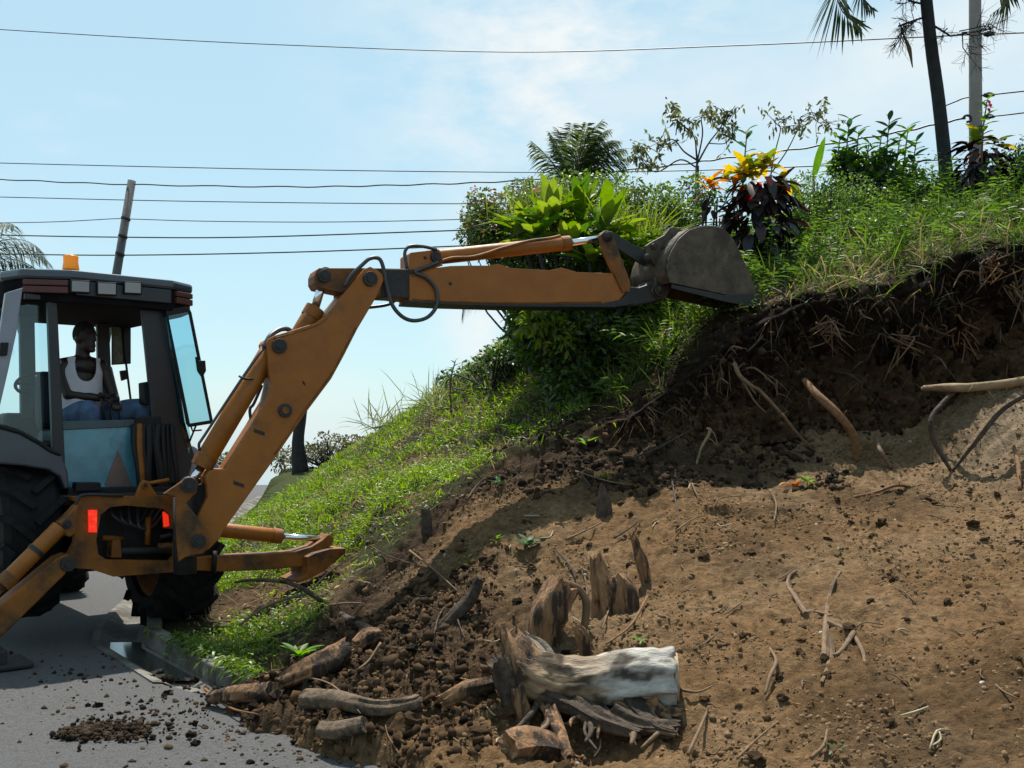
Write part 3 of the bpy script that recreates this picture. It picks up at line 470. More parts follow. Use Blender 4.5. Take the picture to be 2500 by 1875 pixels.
bush('ferny_shrub', 'soft ferny shrub right of the dark croton', 2010, 11.6, [(1990, 470, 0, 75, 55), (2060, 480, .1, 85, 55), (1960, 530, -.2, 70, 60), (2120, 510, 0, 80, 55), (2040, 550, -.4, 90, 50)], 9000, .045, (.07, .15, .035), (.17, .27, .06), gap=-.2)
bush('ferny_shrub', 'soft ferny shrub overhanging the lip above the right of the cut', 2180, 10.7, [(2150, 560, 0, 90, 50), (2240, 550, .1, 80, 50), (2080, 585, 0, 70, 45), (2310, 580, -.2, 70, 45)], 6500, .045, (.06, .14, .03), (.16, .26, .055), gap=-.15)
# spiky grass clump ------------------------------------------------
def spiky(name, label, px, Y, n, ln, wd, c1, c2, spread=.9, base_r=.1, group=None, lift=0.0, cat='plant'):
    b = gbase(px, Y); b[2] += lift; Lq = Leaves(); d = rdir(n, 1.3); d[:, :2] *= spread; d[:, 2] = np.abs(d[:, 2]) + .15; o = rng.normal(size=(n, 3)) * [base_r, base_r, .02]; Lq.add(b + o, d, rdir(n, .3), rng.uniform(ln * .6, ln, n), rng.uniform(wd * .6, wd, n), rcol(n, c1, c2, .2), rng.uniform(.1, .55, n))
    return tag(Lq.build(name, M_BLADE), label, cat, group)
def at_h(px, py, Y): return P(px, py, Y)[2] - H((px - 1250) / FPX * Y, Y)
spiky('spiky_grass_clump', 'tall spiky grass clump at the crown of the thicket', 1400, 11.0, 320, 1.05, .022, (.10, .18, .025), (.24, .32, .05), 1.15, .22, lift=at_h(1400, 590, 11.0))
spiky('spiky_grass_clump', 'spiky grass clump at the left end of the thicket crown', 1300, 11.0, 160, .75, .020, (.10, .18, .025), (.22, .30, .05), 1.1, .2, lift=at_h(1300, 560, 11.0))
spiky('spiky_grass_clump', 'spiky grass clump arching right, above the bucket cylinder', 1540, 10.9, 240, 1.0, .020, (.10, .17, .025), (.23, .30, .05), 1.3, .2, lift=at_h(1540, 610, 10.9))
spiky('pale_grass_tuft', 'pale green upright grass tuft on the bank skyline', 1065, 12.8, 60, .85, .020, (.16, .20, .08), (.26, .28, .13), .8, .12)
spiky('pale_grass_tuft', 'pale arching grass tuft low on the bank skyline', 950, 15.0, 80, .9, .022, (.14, .18, .07), (.25, .26, .12), 1.4, .25)
spiky('bright_grass_tuft', 'bright green grass tuft behind the raised stabiliser', 915, 9.2, 70, .32, .014, (.09, .19, .02), (.16, .26, .03), 1.0, .06)
spiky('straw_tuft', 'bleached straw tuft on the terrace right of the croton', 2200, 10.6, 90, .42, .013, (.34, .32, .20), (.5, .47, .33), 1.3, .14, lift=.10)
# individually leaved plants -----------------------------------------
def leaf_mesh(name, m, wid=.32, bend=.35, curl=.12):
    n = 7; V, F = [], []
    for i in range(n + 1):
        s = i / n; wv = wid * .5 * math.sin(math.pi * min(1, s * .93 + .05)) ** .8 * (1 if i < n else .05); z = -bend * s * s
        V += [(s, -wv, z + curl * wv * 2), (s, 0, z - .01), (s, wv, z + curl * wv * 2)]
    for i in range(n): a = i * 3; F += [(a, a + 3, a + 4, a + 1), (a + 1, a + 4, a + 5, a + 2)]
    return mesh_data(name, V, F, m, True)
def put_leaf(me, parent, p, d, u, l, name='leaf'):
    d = unit(np.asarray(d, float)); s = unit(np.cross(u, d)); n_ = np.cross(d, s); o = bpy.data.objects.new(name, me); link(o, parent)
    M = Matrix(((d[0], s[0], n_[0], 0), (d[1], s[1], n_[1], 0), (d[2], s[2], n_[2], 0), (0, 0, 0, 1))); o.matrix_basis = Matrix.Translation(Vector(p - ORG[parent.name])) @ M @ Matrix.Scale(l, 4); return o
LM = lambda n, c, tr=.4, rg=.5: mat(n, [x_ * 1.2 for x_ in c], rg, var=.25, vscale=7, trans=tr, spec=.35)
ME_BROAD = [leaf_mesh('broad_leaf', LM('broad_leaf_a', (.10, .19, .022)), .30, .22), leaf_mesh('broad_leaf', LM('broad_leaf_b', (.055, .13, .02)), .27, .35), leaf_mesh('broad_leaf', LM('broad_leaf_c', (.17, .25, .04)), .32, .12)]
def rosette(label, px, py, Y, n, ln, up=.6):
    top = P(px, py, Y); b = gbase(max(px, 1390), Y); t = thing('broad_leaf_plant', label, 'plant', b, 'broad-leaved plants behind the dipper'); tube('stem', [b - [0, 0, .05], (b + top) / 2 + rng.normal(size=3) * .04, top], [.03, .026, .02], M_BARK, t, 8, 4)
    for k in range(n):
        a = k * 2.4 + rng.normal() * .2; e = rng.uniform(-.15, 1.25) * up + .25 * (k / n); d = np.array([math.cos(a), math.sin(a), 0]) * math.cos(e) + np.array([0, 0, math.sin(e)]); put_leaf(random.choice(ME_BROAD), t, top + rng.normal(size=3) * .03 + [0, 0, .06 * k / n], d, [0, 0, 1.0], ln * rng.uniform(.7, 1.1))
rosette('tallest broad-leaved green rosette above the bracket of the bucket cylinder', 1345, 545, 10.4, 22, .46, 1.0)
rosette('broad-leaved green rosette at the left end of the row, above the cylinder', 1265, 560, 10.6, 18, .36)
rosette('low broad-leaved green rosette just over the bucket cylinder barrel', 1390, 600, 10.2, 16, .40)
rosette('broad-leaved green rosette with pale bent leaves above the piston rod', 1470, 565, 10.3, 20, .46, .9)
rosette('drooping broad-leaved green rosette between cylinder and dipper arm', 1440, 640, 10.1, 16, .40, .5)
rosette('pale broad-leaved rosette peeping over the middle of the cylinder barrel', 1310, 585, 10.2, 18, .42, .9)
rosette('upright broad-leaved rosette at the back of the row', 1420, 530, 10.7, 20, .46, 1.1)
rosette('broad-leaved rosette hanging below the tipping link', 1500, 625, 10.2, 16, .40, .7)
rosette('small broad-leaved green rosette left of the bucket lugs', 1560, 600, 10.5, 14, .34)
# crotons
CR = {k: [leaf_mesh('croton_leaf', LM('croton_' + k, c, tr), .46, .45, .1)] for k, c, tr in [('yellow', (.50, .38, .03), .45), ('orange', (.50, .20, .03), .4), ('maroon', (.035, .014, .016), .15), ('red', (.30, .045, .025), .35), ('green', (.14, .20, .03), .4), ('black', (.014, .011, .013), .08)]}
def croton(label, px, Y, y_top, y_bot, wpx, nleaf, tops, ln=.22, group='croton shrubs on the terrace'):
    b = gbase(px, Y); t = thing('croton_shrub', label, 'shrub', b, group); c0, c1 = P(px, y_bot, Y), P(px, y_top, Y); sx = wpx / 2 * Y / FPX; mb = MB(); tips = []
    for k in range(7): a = k * .9; tp = c0 + (c1 - c0) * rng.uniform(.55, .95) + np.array([math.cos(a) * sx * .6, math.sin(a) * sx * .5, 0]); tips.append(tp)
    stems_g(mb, b - [0, 0, .05], tips, .02, .008); mb.build('stem', M_BARK, t, True)
    for k in range(nleaf):
        h = rng.random() ** .8; a = rng.uniform(0, 6.283); rad = sx * math.sqrt(max(.05, 1 - (2 * h - 1.0) ** 2 * .55)) * rng.uniform(.35, .95); p = c0 + (c1 - c0) * h + np.array([math.cos(a) * rad * .8, math.sin(a) * rad * .7, 0]); d = np.array([math.cos(a), math.sin(a), rng.uniform(-.9, .15)])
        put_leaf(CR[random.choice(['black', 'black', 'black', 'maroon', 'maroon', 'black', 'black'] if h < .85 else ['maroon', 'maroon', 'red', 'black'])][0], t, p, d, [0, 0, 1.0], ln * rng.uniform(.7, 1.2))
    for (tx, ty, kinds, n) in tops:
        p = P(tx, ty, Y)
        for k in range(n): a = k * 2.4; e = rng.uniform(.1, 1.3); d = np.array([math.cos(a) * math.cos(e), math.sin(a) * math.cos(e), math.sin(e)]); put_leaf(CR[random.choice(kinds)][0], t, p + rng.normal(size=3) * .03, d, [0, 0, 1.0], ln * rng.uniform(.75, 1.15))
croton('dark maroon croton shrub with bright yellow top leaves behind the bucket', 1850, 10.4, 440, 650, 210, 240, [(1870, 405, ['yellow', 'orange', 'yellow', 'yellow', 'green'], 16), (1815, 425, ['yellow', 'green', 'yellow'], 18), (1845, 420, ['green', 'yellow'], 12), (1900, 450, ['maroon', 'maroon', 'yellow'], 8), (1790, 440, ['orange', 'maroon', 'yellow'], 6)])
croton('small leggy croton with orange top leaves left of the dark croton', 1735, 10.6, 470, 600, 70, 14, [(1732, 460, ['orange', 'orange', 'yellow'], 10), (1765, 440, ['orange', 'yellow'], 6)], .17)
croton('dark croton shrub with yellow and red top leaves at the pole foot', 2400, 11.4, 360, 560, 160, 180, [(2385, 345, ['yellow', 'maroon', 'green'], 9), (2430, 350, ['yellow', 'green', 'maroon'], 10), (2360, 360, ['maroon', 'black'], 7)], .2)
# single large leaves and leafy stems
b = gbase(1995, 11.6); t = thing('heliconia_plant', 'lone upright banana-like leaf standing between croton and shrub', 'plant', b); top = P(1985, 430, 11.6); tube('stem', [b - [0, 0, .05], top], [.02, .014], M_TWIG, t, 8); put_leaf(leaf_mesh('banana_leaf', LM('banana_leaf', (.08, .20, .02), .5), .27, -.12, .05), t, top - [0, 0, .05], [.18, 0, 1], [.6, -.8, 0], .52)
put_leaf(leaf_mesh('banana_leaf', LM('banana_leaf_y', (.22, .28, .03), .5), .34, .1, .05), t, P(1955, 500, 11.5), [-.35, -.1, 1], [.3, -.9, .2], .34)
ME_MILK = leaf_mesh('stem_leaf', LM('stem_leaf', (.035, .10, .035), .35), .38, .2)
def leafy_stem(label, px, Y, y_top, y_bot, n, ln, flower=None, me=ME_MILK):
    b = gbase(px, Y); t = thing('leafy_stem_plant', label, 'plant', b); tp = P(px + 12, y_top, Y); tube('stem', [b - [0, 0, .03], P(px, y_bot, Y), tp], [.014, .012, .006], M_TWIG, t, 8, 4); q0 = P(px, y_bot, Y)
    for k in range(n):
        s = k / (n - 1); a = (k % 2) * math.pi + (k // 2) * 1.35; put_leaf(me, t, q0 + (tp - q0) * s, [math.cos(a), math.sin(a), .25 + .5 * s], [0, 0, 1.0], ln * (1 - .35 * s))
    if flower:
        for k in range(8): put_leaf(flower[0], t, tp - [0, 0, .05] + rng.normal(size=3) * .03, rdir(1, .4)[0], [0, 0, 1.0], flower[1], 'petal')
ME_WHITE = leaf_mesh('petal', mat('white_petal', (.75, .72, .70), .6, trans=.3), .6, .2); ME_REDP = leaf_mesh('petal', mat('red_petal', (.55, .02, .05), .5, trans=.3), .6, .2); ME_LIGHT = leaf_mesh('stem_leaf', LM('light_stem_leaf', (.11, .24, .03), .5), .30, .25)
leafy_stem('upright stem with paired dark leaves and a white flower', 1812, 11.0, 318, 480, 16, .21, (ME_WHITE, .05)); leafy_stem('bright green leafy stem with a red flower in front of the pole', 2398, 11.3, 245, 345, 14, .19, (ME_REDP, .06), ME_LIGHT)
for k_, (px_, yt, yb, n_, l_) in enumerate([(2062, 290, 430, 20, .26), (2040, 330, 430, 16, .24), (2085, 320, 430, 16, .25), (2160, 285, 430, 18, .27), (2140, 330, 430, 14, .24), (2205, 310, 430, 16, .27), (2225, 345, 440, 14, .26), (2185, 340, 430, 14, .25), (2110, 350, 430, 12, .24)]):
    leafy_stem('upright leafy shoot, number %s from the left, of the tall green shrub' % ['two', 'one', 'three', 'six', 'five', 'eight', 'nine', 'seven', 'four'][k_], px_, 12.5, yt, yb, n_, l_, None, ME_LIGHT if k_ % 3 else ME_MILK)
leafy_stem('small leafy sprig on the skyline below the dipper', 1100, 12.2, 880, 930, 8, .12, None, ME_MILK)
# sparse trees
def sparse_tree(label, px, Y, y_base, branches, leafsize, nleaf, c1, c2):
    b = gbase(px, Y); t = thing('sparse_tree', label, 'tree', b); mb = MB(); base = P(px, y_base, Y); Lq = Leaves(); mb.add(*tube_g([b - [0, 0, .1], base], [.035, .026], 8))
    for path, nl, r in branches:
        pts = [P(x, y, Y + dy) for x, y, dy in path]; mb.add(*tube_g(pts, np.linspace(r * .62, .005, len(pts)), 6, True, 5)); tip = pts[-1]
        for _ in range(nl):
            q0 = pts[-2] + (tip - pts[-2]) * rng.uniform(.1, 1.05); q1 = q0 + rdir(1, .3)[0] * rng.uniform(.10, .36); mb.add(*tube_g([q0, (q0 + q1) / 2 + rng.normal(size=3) * .02, q1], [.005, .004, .002], 4)); m = nleaf; s = rng.random((m, 1)); p = q0 + (q1 - q0) * (s * .85 + .25) + rng.normal(size=(m, 3)) * .02; d = rdir(m, -.5); Lq.add(p, d, rdir(m, .5), rng.uniform(leafsize * .6, leafsize * 1.2, m), leafsize * .42, rcol(m, c1, c2, .25), .3)
    mb.build('trunk', M_BARK, t, True); Lq.build('crown', M_LEAF, t); return t
sparse_tree('sparse thin-leaved tree standing against the sky left of the croton', 1702, 13.0, 405, [([(1702, 420, 0), (1700, 370, 0), (1692, 330, .1), (1650, 290, .1)], 9, .026), ([(1702, 400, 0), (1730, 350, .1), (1760, 310, .2), (1775, 270, .2)], 8, .022), ([(1700, 390, 0), (1670, 370, -.1), (1640, 340, -.1), (1600, 370, 0)], 9, .02), ([(1701, 400, 0), (1715, 330, 0), (1712, 290, 0), (1720, 280, 0)], 7, .02), ([(1702, 410, 0), (1660, 390, .1), (1600, 420, .2), (1555, 375, .2)], 9, .02), ([(1760, 310, .2), (1780, 280, .2), (1795, 258, .3)], 5, .012), ([(1650, 330, .1), (1655, 290, .1), (1660, 275, .1)], 5, .012), ([(1730, 350, .1), (1770, 350, .2), (1790, 330, .2)], 4, .012), ([(1600, 410, .2), (1570, 360, .2), (1560, 370, .2)], 6, .012)], .085, 9, (.06, .085, .03), (.16, .17, .07))
sparse_tree('sparse wiry sapling with drooping leaf sprays beside the lone leaf', 1880, 12.6, 430, [([(1880, 440, 0), (1890, 380, 0), (1905, 320, 0), (1900, 300, 0)], 4, .016), ([(1885, 420, 0), (1920, 370, 0), (1945, 320, .1), (1955, 285, .1)], 4, .016), ([(1945, 310, .1), (1975, 285, .1), (2000, 300, .1)], 6, .01), ([(1955, 285, .1), (1985, 275, .1), (2020, 300, .1)], 5, .008), ([(1905, 310, 0), (1890, 295, 0), (1925, 290, 0)], 4, .008)], .075, 9, (.07, .10, .04), (.17, .18, .08))
# palms
def frond(Lq, mb, base, az, el, length, droop, n, ll, lw, c1, c2, hang=.35, r=.018, spread=.8):
    m = 14; p = [np.array(base, float)]; e = el
    for i in range(m):
        p.append(p[-1] + np.array([math.cos(az) * math.cos(e), math.sin(az) * math.cos(e), math.sin(e)]) * length / m); e -= droop / m * (.4 + 1.4 * i / m)
    p = np.array(p); mb.add(*tube_g(p, np.linspace(r, .004, len(p)), 5)); s = np.linspace(.12, 1, n); ip = np.c_[[np.interp(s, np.linspace(0, 1, m + 1), p[:, k]) for k in range(3)]].T; d = unit(np.gradient(ip, axis=0)); sd_ = unit(np.cross(d, [0, 0, 1.0])); env = ll * np.clip(np.sin(np.clip(s * .9 + .12, 0, 1) * math.pi) ** .5, .3, 1)
    for sg in (-1, 1):
        dd = unit(d * .75 + sd_ * sg * spread + np.array([0, 0, -hang]) + rng.normal(size=(n, 3)) * .07); Lq.add(ip, dd, np.cross(dd, sd_ * sg) + 1e-3, env * rng.uniform(.85, 1.1, n), lw, rcol(n, c1, c2, .15), rng.uniform(.1, .5, n))
def palm(label, trunk, r0, r1, crown, fronds, ll, lw, c1, c2, name='palm_tree', trunk_mat=M_BARK):
    b = trunk[0]; t = thing(name, label, 'palm tree', b); tube('trunk', trunk, np.linspace(r0, r1, len(trunk)), trunk_mat, t, 14, 8, .05); Lq, mb = Leaves(), MB()
    for f in fronds: frond(Lq, mb, crown, *f[:4], f[4], ll * (f[5] if len(f) > 5 else 1), lw, c1, c2, *(f[6:] if len(f) > 6 else []))
    mb.build('frond_stalk', M_TWIG, t, True); Lq.build('frond', M_FROND, t); return t
Yc = 17.0; cb = gbase(1400, Yc); cc = P(1400, 468, Yc)
cp = palm('coconut palm crown showing above the thicket, fronds blown right', [cb, (cb + cc) / 2 + [.1, 0, 0], cc], .13, .10, cc, [(R_(a), R_(e), l, dr, 60) for a, e, l, dr in [(95, 88, 1.25, .3), (5, 82, 1.3, 1.0), (0, 68, 1.2, .9), (172, 74, 1.1, .25), (185, 56, 1.1, .3), (-5, 48, 1.1, .8), (-60, 80, 1.15, .5), (160, 82, 1.15, .3), (15, 76, 1.25, 1.1), (-20, 84, 1.3, .8), (3, 60, 1.2, .9), (40, 85, 1.25, .6)]], .55, .027, (.06, .11, .045), (.17, .22, .08))
Lq, mb = Leaves(), MB(); frond(Lq, mb, P(1270, 690, 16.5), R_(185), R_(10), 1.3, 1.9, 40, .5, .022, (.07, .06, .045), (.12, .10, .07), .9, .016); mb.build('dead_frond_stalk', M_TWIG, cp, True); Lq.build('dead_frond', M_LEAF, cp)
Yr = 13.0; rb = gbase(2310, Yr); rc = P(2252, -95, Yr)
rp = palm('tall palm trunk on the terrace beside the utility pole', [rb - [0, 0, .1], P(2310, 430, Yr), P(2292, 250, Yr), P(2272, 100, Yr), rc], .092, .076, rc, [(R_(183), R_(20), 2.0, 3.3, 38, 1.35, .15, .03, 1.1), (R_(172), R_(18), 1.3, 3.0, 30, .8, .3, .03, 1.0), (R_(-8), R_(22), 1.8, 3.1, 36, 1.1, .2, .03, 1.1), (R_(90), R_(60), 2, 2, 30), (R_(250), R_(70), 1.9, 1.4, 30), (R_(40), R_(55), 2, 2, 30), (R_(140), R_(65), 2, 1.6, 30), (R_(20), R_(70), 2, 1.5, 30)], .62, .052, (.03, .065, .02), (.11, .14, .05), 'palm_tree', M_PALMBARK)
mb = MB()
def twiggy(p, d, l, r, lvl):
    q = p + d * l; mb.add(*tube_g([p, (p + q) / 2 + rng.normal(size=3) * l * .08, q], [r, r * .8, r * .55], 5 if lvl > 1 else 4))
    if lvl:
        for k in range(5 if lvl > 1 else 7): twiggy(p + (q - p) * rng.uniform(.3, 1), unit(d + rng.normal(size=3) * .75 + [0, 0, -.12]), l * rng.uniform(.5, .85), r * .55, lvl - 1)
twiggy(P(2262, 40, Yr), unit(np.array([-.8, -.2, -.35])), .46, .016, 3); twiggy(P(2275, 60, Yr), unit(np.array([.8, -.2, -.3])), .46, .016, 3); twiggy(P(2255, 10, Yr), unit(np.array([-.7, .1, .3])), .3, .016, 2); mb.build('dead_flower_stalk', M_BARK, rp, True)
tube('hanging_pod', [P(2195, 55, Yr), P(2208, 90, Yr), P(2220, 120, Yr), P(2228, 165, Yr)], [.006, .012, .028, .006], M_TWIG, rp, 6, 4)
Yl = 19.0; lb = np.array([-10.6, Yl, -.06]); lc = P(-95, 660, Yl)
palm('coconut palm at the left edge behind the cab roof', [lb, (lb + lc) / 2 + [-.2, 0, 0], lc], .16, .12, lc, [(R_(a), R_(e), l, dr, 44) for a, e, l, dr in [(0, 50, 1.8, 1.7), (-10, 20, 1.7, 1.0), (10, 8, 1.9, 1.3), (-20, 62, 1.7, 1.5), (5, -20, 1.7, 1.0), (-15, -45, 1.6, .6), (20, -35, 1.9, .7), (120, 60, 1.8, 1), (180, 40, 2, 1.2), (-5, 35, 1.9, 1.4)]], .75, .03, (.04, .07, .035), (.10, .12, .06))
# far dark trunk behind the boom
tb = gbase(735, 24.0); tr_ = thing('dead_tree_trunk', 'dark broken tree trunk at the bank foot behind the boom', 'tree', tb); tube('trunk', [tb - [0, 0, .1], P(728, 1080, 24), P(738, 1000, 24), P(744, 955, 24)], [.22, .15, .12, .08], M_BARK, tr_, 12, 5, .15)
mb = MB(); [mb.add(*tube_g([P(745, 980 - 6 * k, 24), P(758 + 5 * k, 962 - 8 * k, 24)], [.025, .008], 5)) for k in range(3)]; mb.build('limb', M_BARK, tr_, True)
# poles and cables
def Yw(px): return max(26 - (px - 300) * 10.0 / 2080, 12.0)
pl_ = thing('utility_pole', 'leaning grey utility pole behind the cab roof', 'pole', P(205, 1150, 25.9)); tube('shaft', [P(205, 1150, 25.9), P(322, 441, 25.9)], [.13, .105], M_POLE, pl_, 14)
for y_, x_ in ((534, 307), (577, 300), (620, 293)): tube('pole_band', [P(x_ - 1, y_ + 3, 25.85), P(x_ + 1, y_ - 3, 25.85)], .122, M_STEEL_D, pl_, 12)
Yp = Yw(2380); pr = thing('utility_pole', 'upright pale concrete pole near the right edge', 'pole', gbase(2384, Yp)); tube('shaft', [gbase(2384, Yp), P(2382, 300, Yp), P(2380, -60, Yp), P(2379, -300, Yp)], [.105, .102, .092, .085], M_POLEC, pr, 18)
for y_ in (83, 232, 285): tube('insulator', [P(2402, y_, Yp), P(2412, y_, Yp), P(2420, y_ - 1, Yp), P(2428, y_, Yp)], [.03, .05, .035, .02], M_STEEL_D, pr, 10)
tube('bracket_ring', [P(2352, 288, Yp - .1), P(2358, 282, Yp - .15), P(2368, 284, Yp - .16), P(2370, 294, Yp - .15), P(2360, 298, Yp - .14)], .02, M_STEEL_D, pr, 8, 4)
WI = [('highest cable crossing the whole sky', [(-250, 55), (0, 72), (350, 93), (700, 110), (1250, 127), (1800, 111), (2405, 83)], .011), ('upper cable of the pair just above the leaning pole top', [(-250, 390), (0, 398), (600, 412), (1200, 420), (1600, 418), (2000, 405), (2300, 390), (2420, 385)], .012),
      ('wavy cable at the leaning pole top, rising to the right pole', [(-250, 430), (0, 438), (300, 450), (700, 456), (1000, 451), (1270, 440), (1600, 408), (1766, 387), (1953, 363), (2180, 325), (2357, 289)], .016), ('cable crossing the leaning pole below its top', [(-250, 476), (0, 481), (500, 492), (1180, 497), (1800, 480), (2400, 450)], .012),
      ('thin spliced cable tied to the middle of the leaning pole', [(-250, 545), (0, 544), (150, 541), (280, 534), (330, 535), (500, 540), (800, 542), (1150, 535), (1800, 515), (2400, 490)], .011), ('thick cable second from the bottom on the leaning pole', [(-250, 568), (0, 574), (290, 579), (600, 579), (1130, 562), (1800, 540), (2400, 520)], .017), ('lowest thick cable passing behind the amber beacon', [(-250, 615), (0, 620), (300, 623), (700, 616), (1130, 600), (1800, 570), (2400, 545)], .017),
      ('short cable leaving the right pole above the ring bracket', [(2308, 258), (2335, 247), (2361, 238), (2430, 230), (2600, 213), (3100, 170), (3700, 130)], .012), ('short cable running right from the ring bracket', [(2412, 285), (2460, 280), (2600, 265), (3100, 225), (3700, 190)], .012), ('upper short cable running right from the top insulator', [(2428, 83), (2500, 80), (2600, 76), (3100, 55), (3700, 30)], .011)]
for lb_, pts, r in WI:
    q = catmull([P(x, y, Yw(x)) for x, y in pts], 14)
    if 'wavy' in lb_: q[:, 2] += .012 * np.sin(np.arange(len(q)) * 1.1)
    v, f = tube_g(q, r, 6); tag(obj('overhead_cable', v, f, M_WIRE, None, True), lb_, 'cable', 'overhead cables')
# ================================================================== backhoe loader
A_ = np.array([-3.38, 7.97]); RR = np.array([.643, -.766]); TT = np.array([.766, .643])     # rear-axle middle, rearward, machine-right
def mp3(r, t, z): q = A_ + r * RR + t * TT; return np.array([q[0], q[1], z])
R3, T3, Z3 = np.array([*RR, 0]), np.array([*TT, 0]), np.array([0, 0, 1.0])
PFr = VPlane(mp3(.75, 0, 0), TT); PCb = VPlane(mp3(.30, 0, 0), TT); BD = unit(np.array([.905, .425])); PB = VPlane((-2.4, 7.3), BD)
bh = thing('backhoe_loader', 'orange backhoe loader on the road with its boom stretched over the bank', 'backhoe', (A_[0], A_[1], 0))
def rbox(name, r, t, z, m, parent=bh, bevel=.01):
    v, f = box_g(mp3((r[0] + r[1]) / 2, (t[0] + t[1]) / 2, (z[0] + z[1]) / 2), R3 * abs(r[1] - r[0]) / 2, T3 * abs(t[1] - t[0]) / 2, Z3 * abs(z[1] - z[0]) / 2); return obj(name, v, f, m, parent, bevel=bevel)
def disc_g(c, ax, r, h, n=20): c = np.asarray(c); return tube_g([c - ax * h / 2, c + ax * h / 2], r, n)
def pin(pl, px, py, off, r, parent, h=.03, ring=M_STEEL_D, bolt=None):
    c = pl.pt(px, py, off); v, f = disc_g(c, pl.N3, r, h); p = obj('pivot_pin', v, f, ring, parent, bevel=.004)
    v, f = disc_g(c - pl.N3 * (h / 2 + .004), pl.N3, r * .5, .012, 12); obj('pin_head', v, f, bolt or M_STEEL_D, p); return p
# ---- wheels
def wheel(cx, label, r0, wd, nl, parent=bh):
    prof = [(-.5, .60), (-.5, .72), (-.48, .86), (-.38, .93), (0, .95), (.38, .93), (.48, .86), (.5, .72), (.5, .60), (.3, .56), (-.3, .56)]; n = 48; V, F = [], []; k = len(prof)
    for i in range(n):
        a = 2 * math.pi * i / n
        for s, q in prof: V.append(cx + T3 * s * wd + (R3 * math.cos(a) + Z3 * math.sin(a)) * q * r0)
    for i in range(n):
        for j in range(k): a, b = i * k + j, i * k + (j + 1) % k; c, d = ((i + 1) % n) * k + (j + 1) % k, ((i + 1) % n) * k + j; F.append((a, b, c, d))
    mb = MB(); mb.add(V, F)
    for i in range(nl):
        for sd_ in (-1, 1):
            a0 = 2 * math.pi * (i + (.5 if sd_ > 0 else 0)) / nl; pts = []
            for u in (0, .35, .7, 1.0):
                a = a0 + u * .30; rad = r0 * (.99 if u < .9 else .93); pts.append(cx + T3 * sd_ * wd * (.02 + .5 * u) + (R3 * math.cos(a) + Z3 * math.sin(a)) * rad)
            pts.append(cx + T3 * sd_ * wd * .535 + (R3 * math.cos(a0 + .33) + Z3 * math.sin(a0 + .33)) * r0 * .82)
            for j in range(4):
                p, q = pts[j], pts[j + 1]; d = unit(q - p); rad_ = unit((p + q) / 2 - cx - T3 * ((p + q) / 2 - cx).dot(T3)); s = unit(np.cross(d, rad_)); v, f = box_g((p + q) / 2 - rad_ * .025, d * (np.linalg.norm(q - p) / 2 + .006), s * r0 * .036, rad_ * .032); mb.add(v, f)
    wl = obj('wheel', V, F, M_TYRE, parent); bpy.data.objects.remove(wl)
    rim = []
    for s, q in [(-.42, .60), (-.40, .56), (-.30, .50), (-.12, .40), (-.1, .2), (-.16, .18), (-.16, 0)]: rim.append((s, q))
    V, F = [], []
    for i in range(32):
        a = 2 * math.pi * i / 32
        for sg in (1,):
            for s, q in rim: V.append(cx + T3 * s * wd + (R3 * math.cos(a) + Z3 * math.sin(a)) * q * r0)
    k = len(rim)
    for i in range(32):
        for j in range(k - 1): F.append((i * k + j, i * k + j + 1, ((i + 1) % 32) * k + j + 1, ((i + 1) % 32) * k + j))
    rimo = obj('wheel', V, F, M_ORANGE_D, parent, True); rimo['label'] = label; t_ = mb.build('tyre', M_TYRE, rimo); return rimo
wheel(mp3(0, .60, .63), 'right rear wheel with deep lugs hanging over the gutter', .655, .42, 17)
wheel(mp3(0, -.60, .84), 'left rear wheel with deep lugs behind the stabiliser', .655, .42, 17)
wheel(mp3(-2.35, .40, .43), 'front wheel with lugs seen beneath the machine', .44, .30, 15); wheel(mp3(-2.35, -.62, .43), 'left front wheel', .44, .30, 15)
tube('rear_axle', [mp3(0, -.6, .80), mp3(0, .6, .64)], .11, M_STEEL_D, bh, 14); rbox('chassis', (-2.6, .45), (-.27, .27), (.55, 1.02), M_STEEL_D); rbox('front_axle', (-2.45, -2.25), (-.55, .38), (.36, .5), M_STEEL_D)
rbox('engine_hood', (-2.9, -1.1), (-.42, .42), (1.02, 1.62), M_ORANGE_D, bevel=.05); rbox('cab_floor', (-1.0, .46), (-.62, .62), (1.06, 1.14), M_STEEL_D)
rbox('fuel_tank', (-1.0, -.75), (-.55, .55), (.62, 1.06), M_STEEL_D)
# ---- rear frame
fo = [(190, 1215), (207, 1209), (307, 1213), (432, 1211), (446, 1228), (452, 1262), (450, 1330), (446, 1358), (438, 1388), (423, 1397), (277, 1408), (223, 1390), (169, 1386), (164, 1357), (181, 1327), (188, 1240)]
fh = [(246, 1257), (269, 1238), (307, 1234), (400, 1242), (421, 1262), (430, 1296), (427, 1357), (415, 1369), (261, 1367), (240, 1353), (235, 1319), (242, 1277)]
fr_ = plate('rear_frame', PFr, fo, -.03, .06, M_ORANGE_D, bh, .008, [fh[::-1]])
plate('rear_frame_back', PFr, fo, .34, .05, M_STEEL_D, bh, .008)
for nm, a in (('frame_top_bar', [(192, 1215), (432, 1213), (432, 1224), (192, 1226)]), ('frame_bottom_bar', [(225, 1376), (425, 1382), (423, 1394), (230, 1388)])): plate(nm, PFr, a, .032, .30, M_ORANGE_D, bh)
plate('tail_reflector', PFr, [(216, 1245), (238, 1245), (237, 1300), (217, 1300)], -.055, .022, M_RED, bh, .004)
plate('tail_reflector', PFr, [(398, 1249), (411, 1253), (414, 1284), (401, 1287)], .10, .02, M_RED, bh, .004)
plate('reflector_bracket', PFr, [(396, 1247), (425, 1258), (432, 1292), (398, 1290)], .125, .012, M_ORANGE_D, bh)
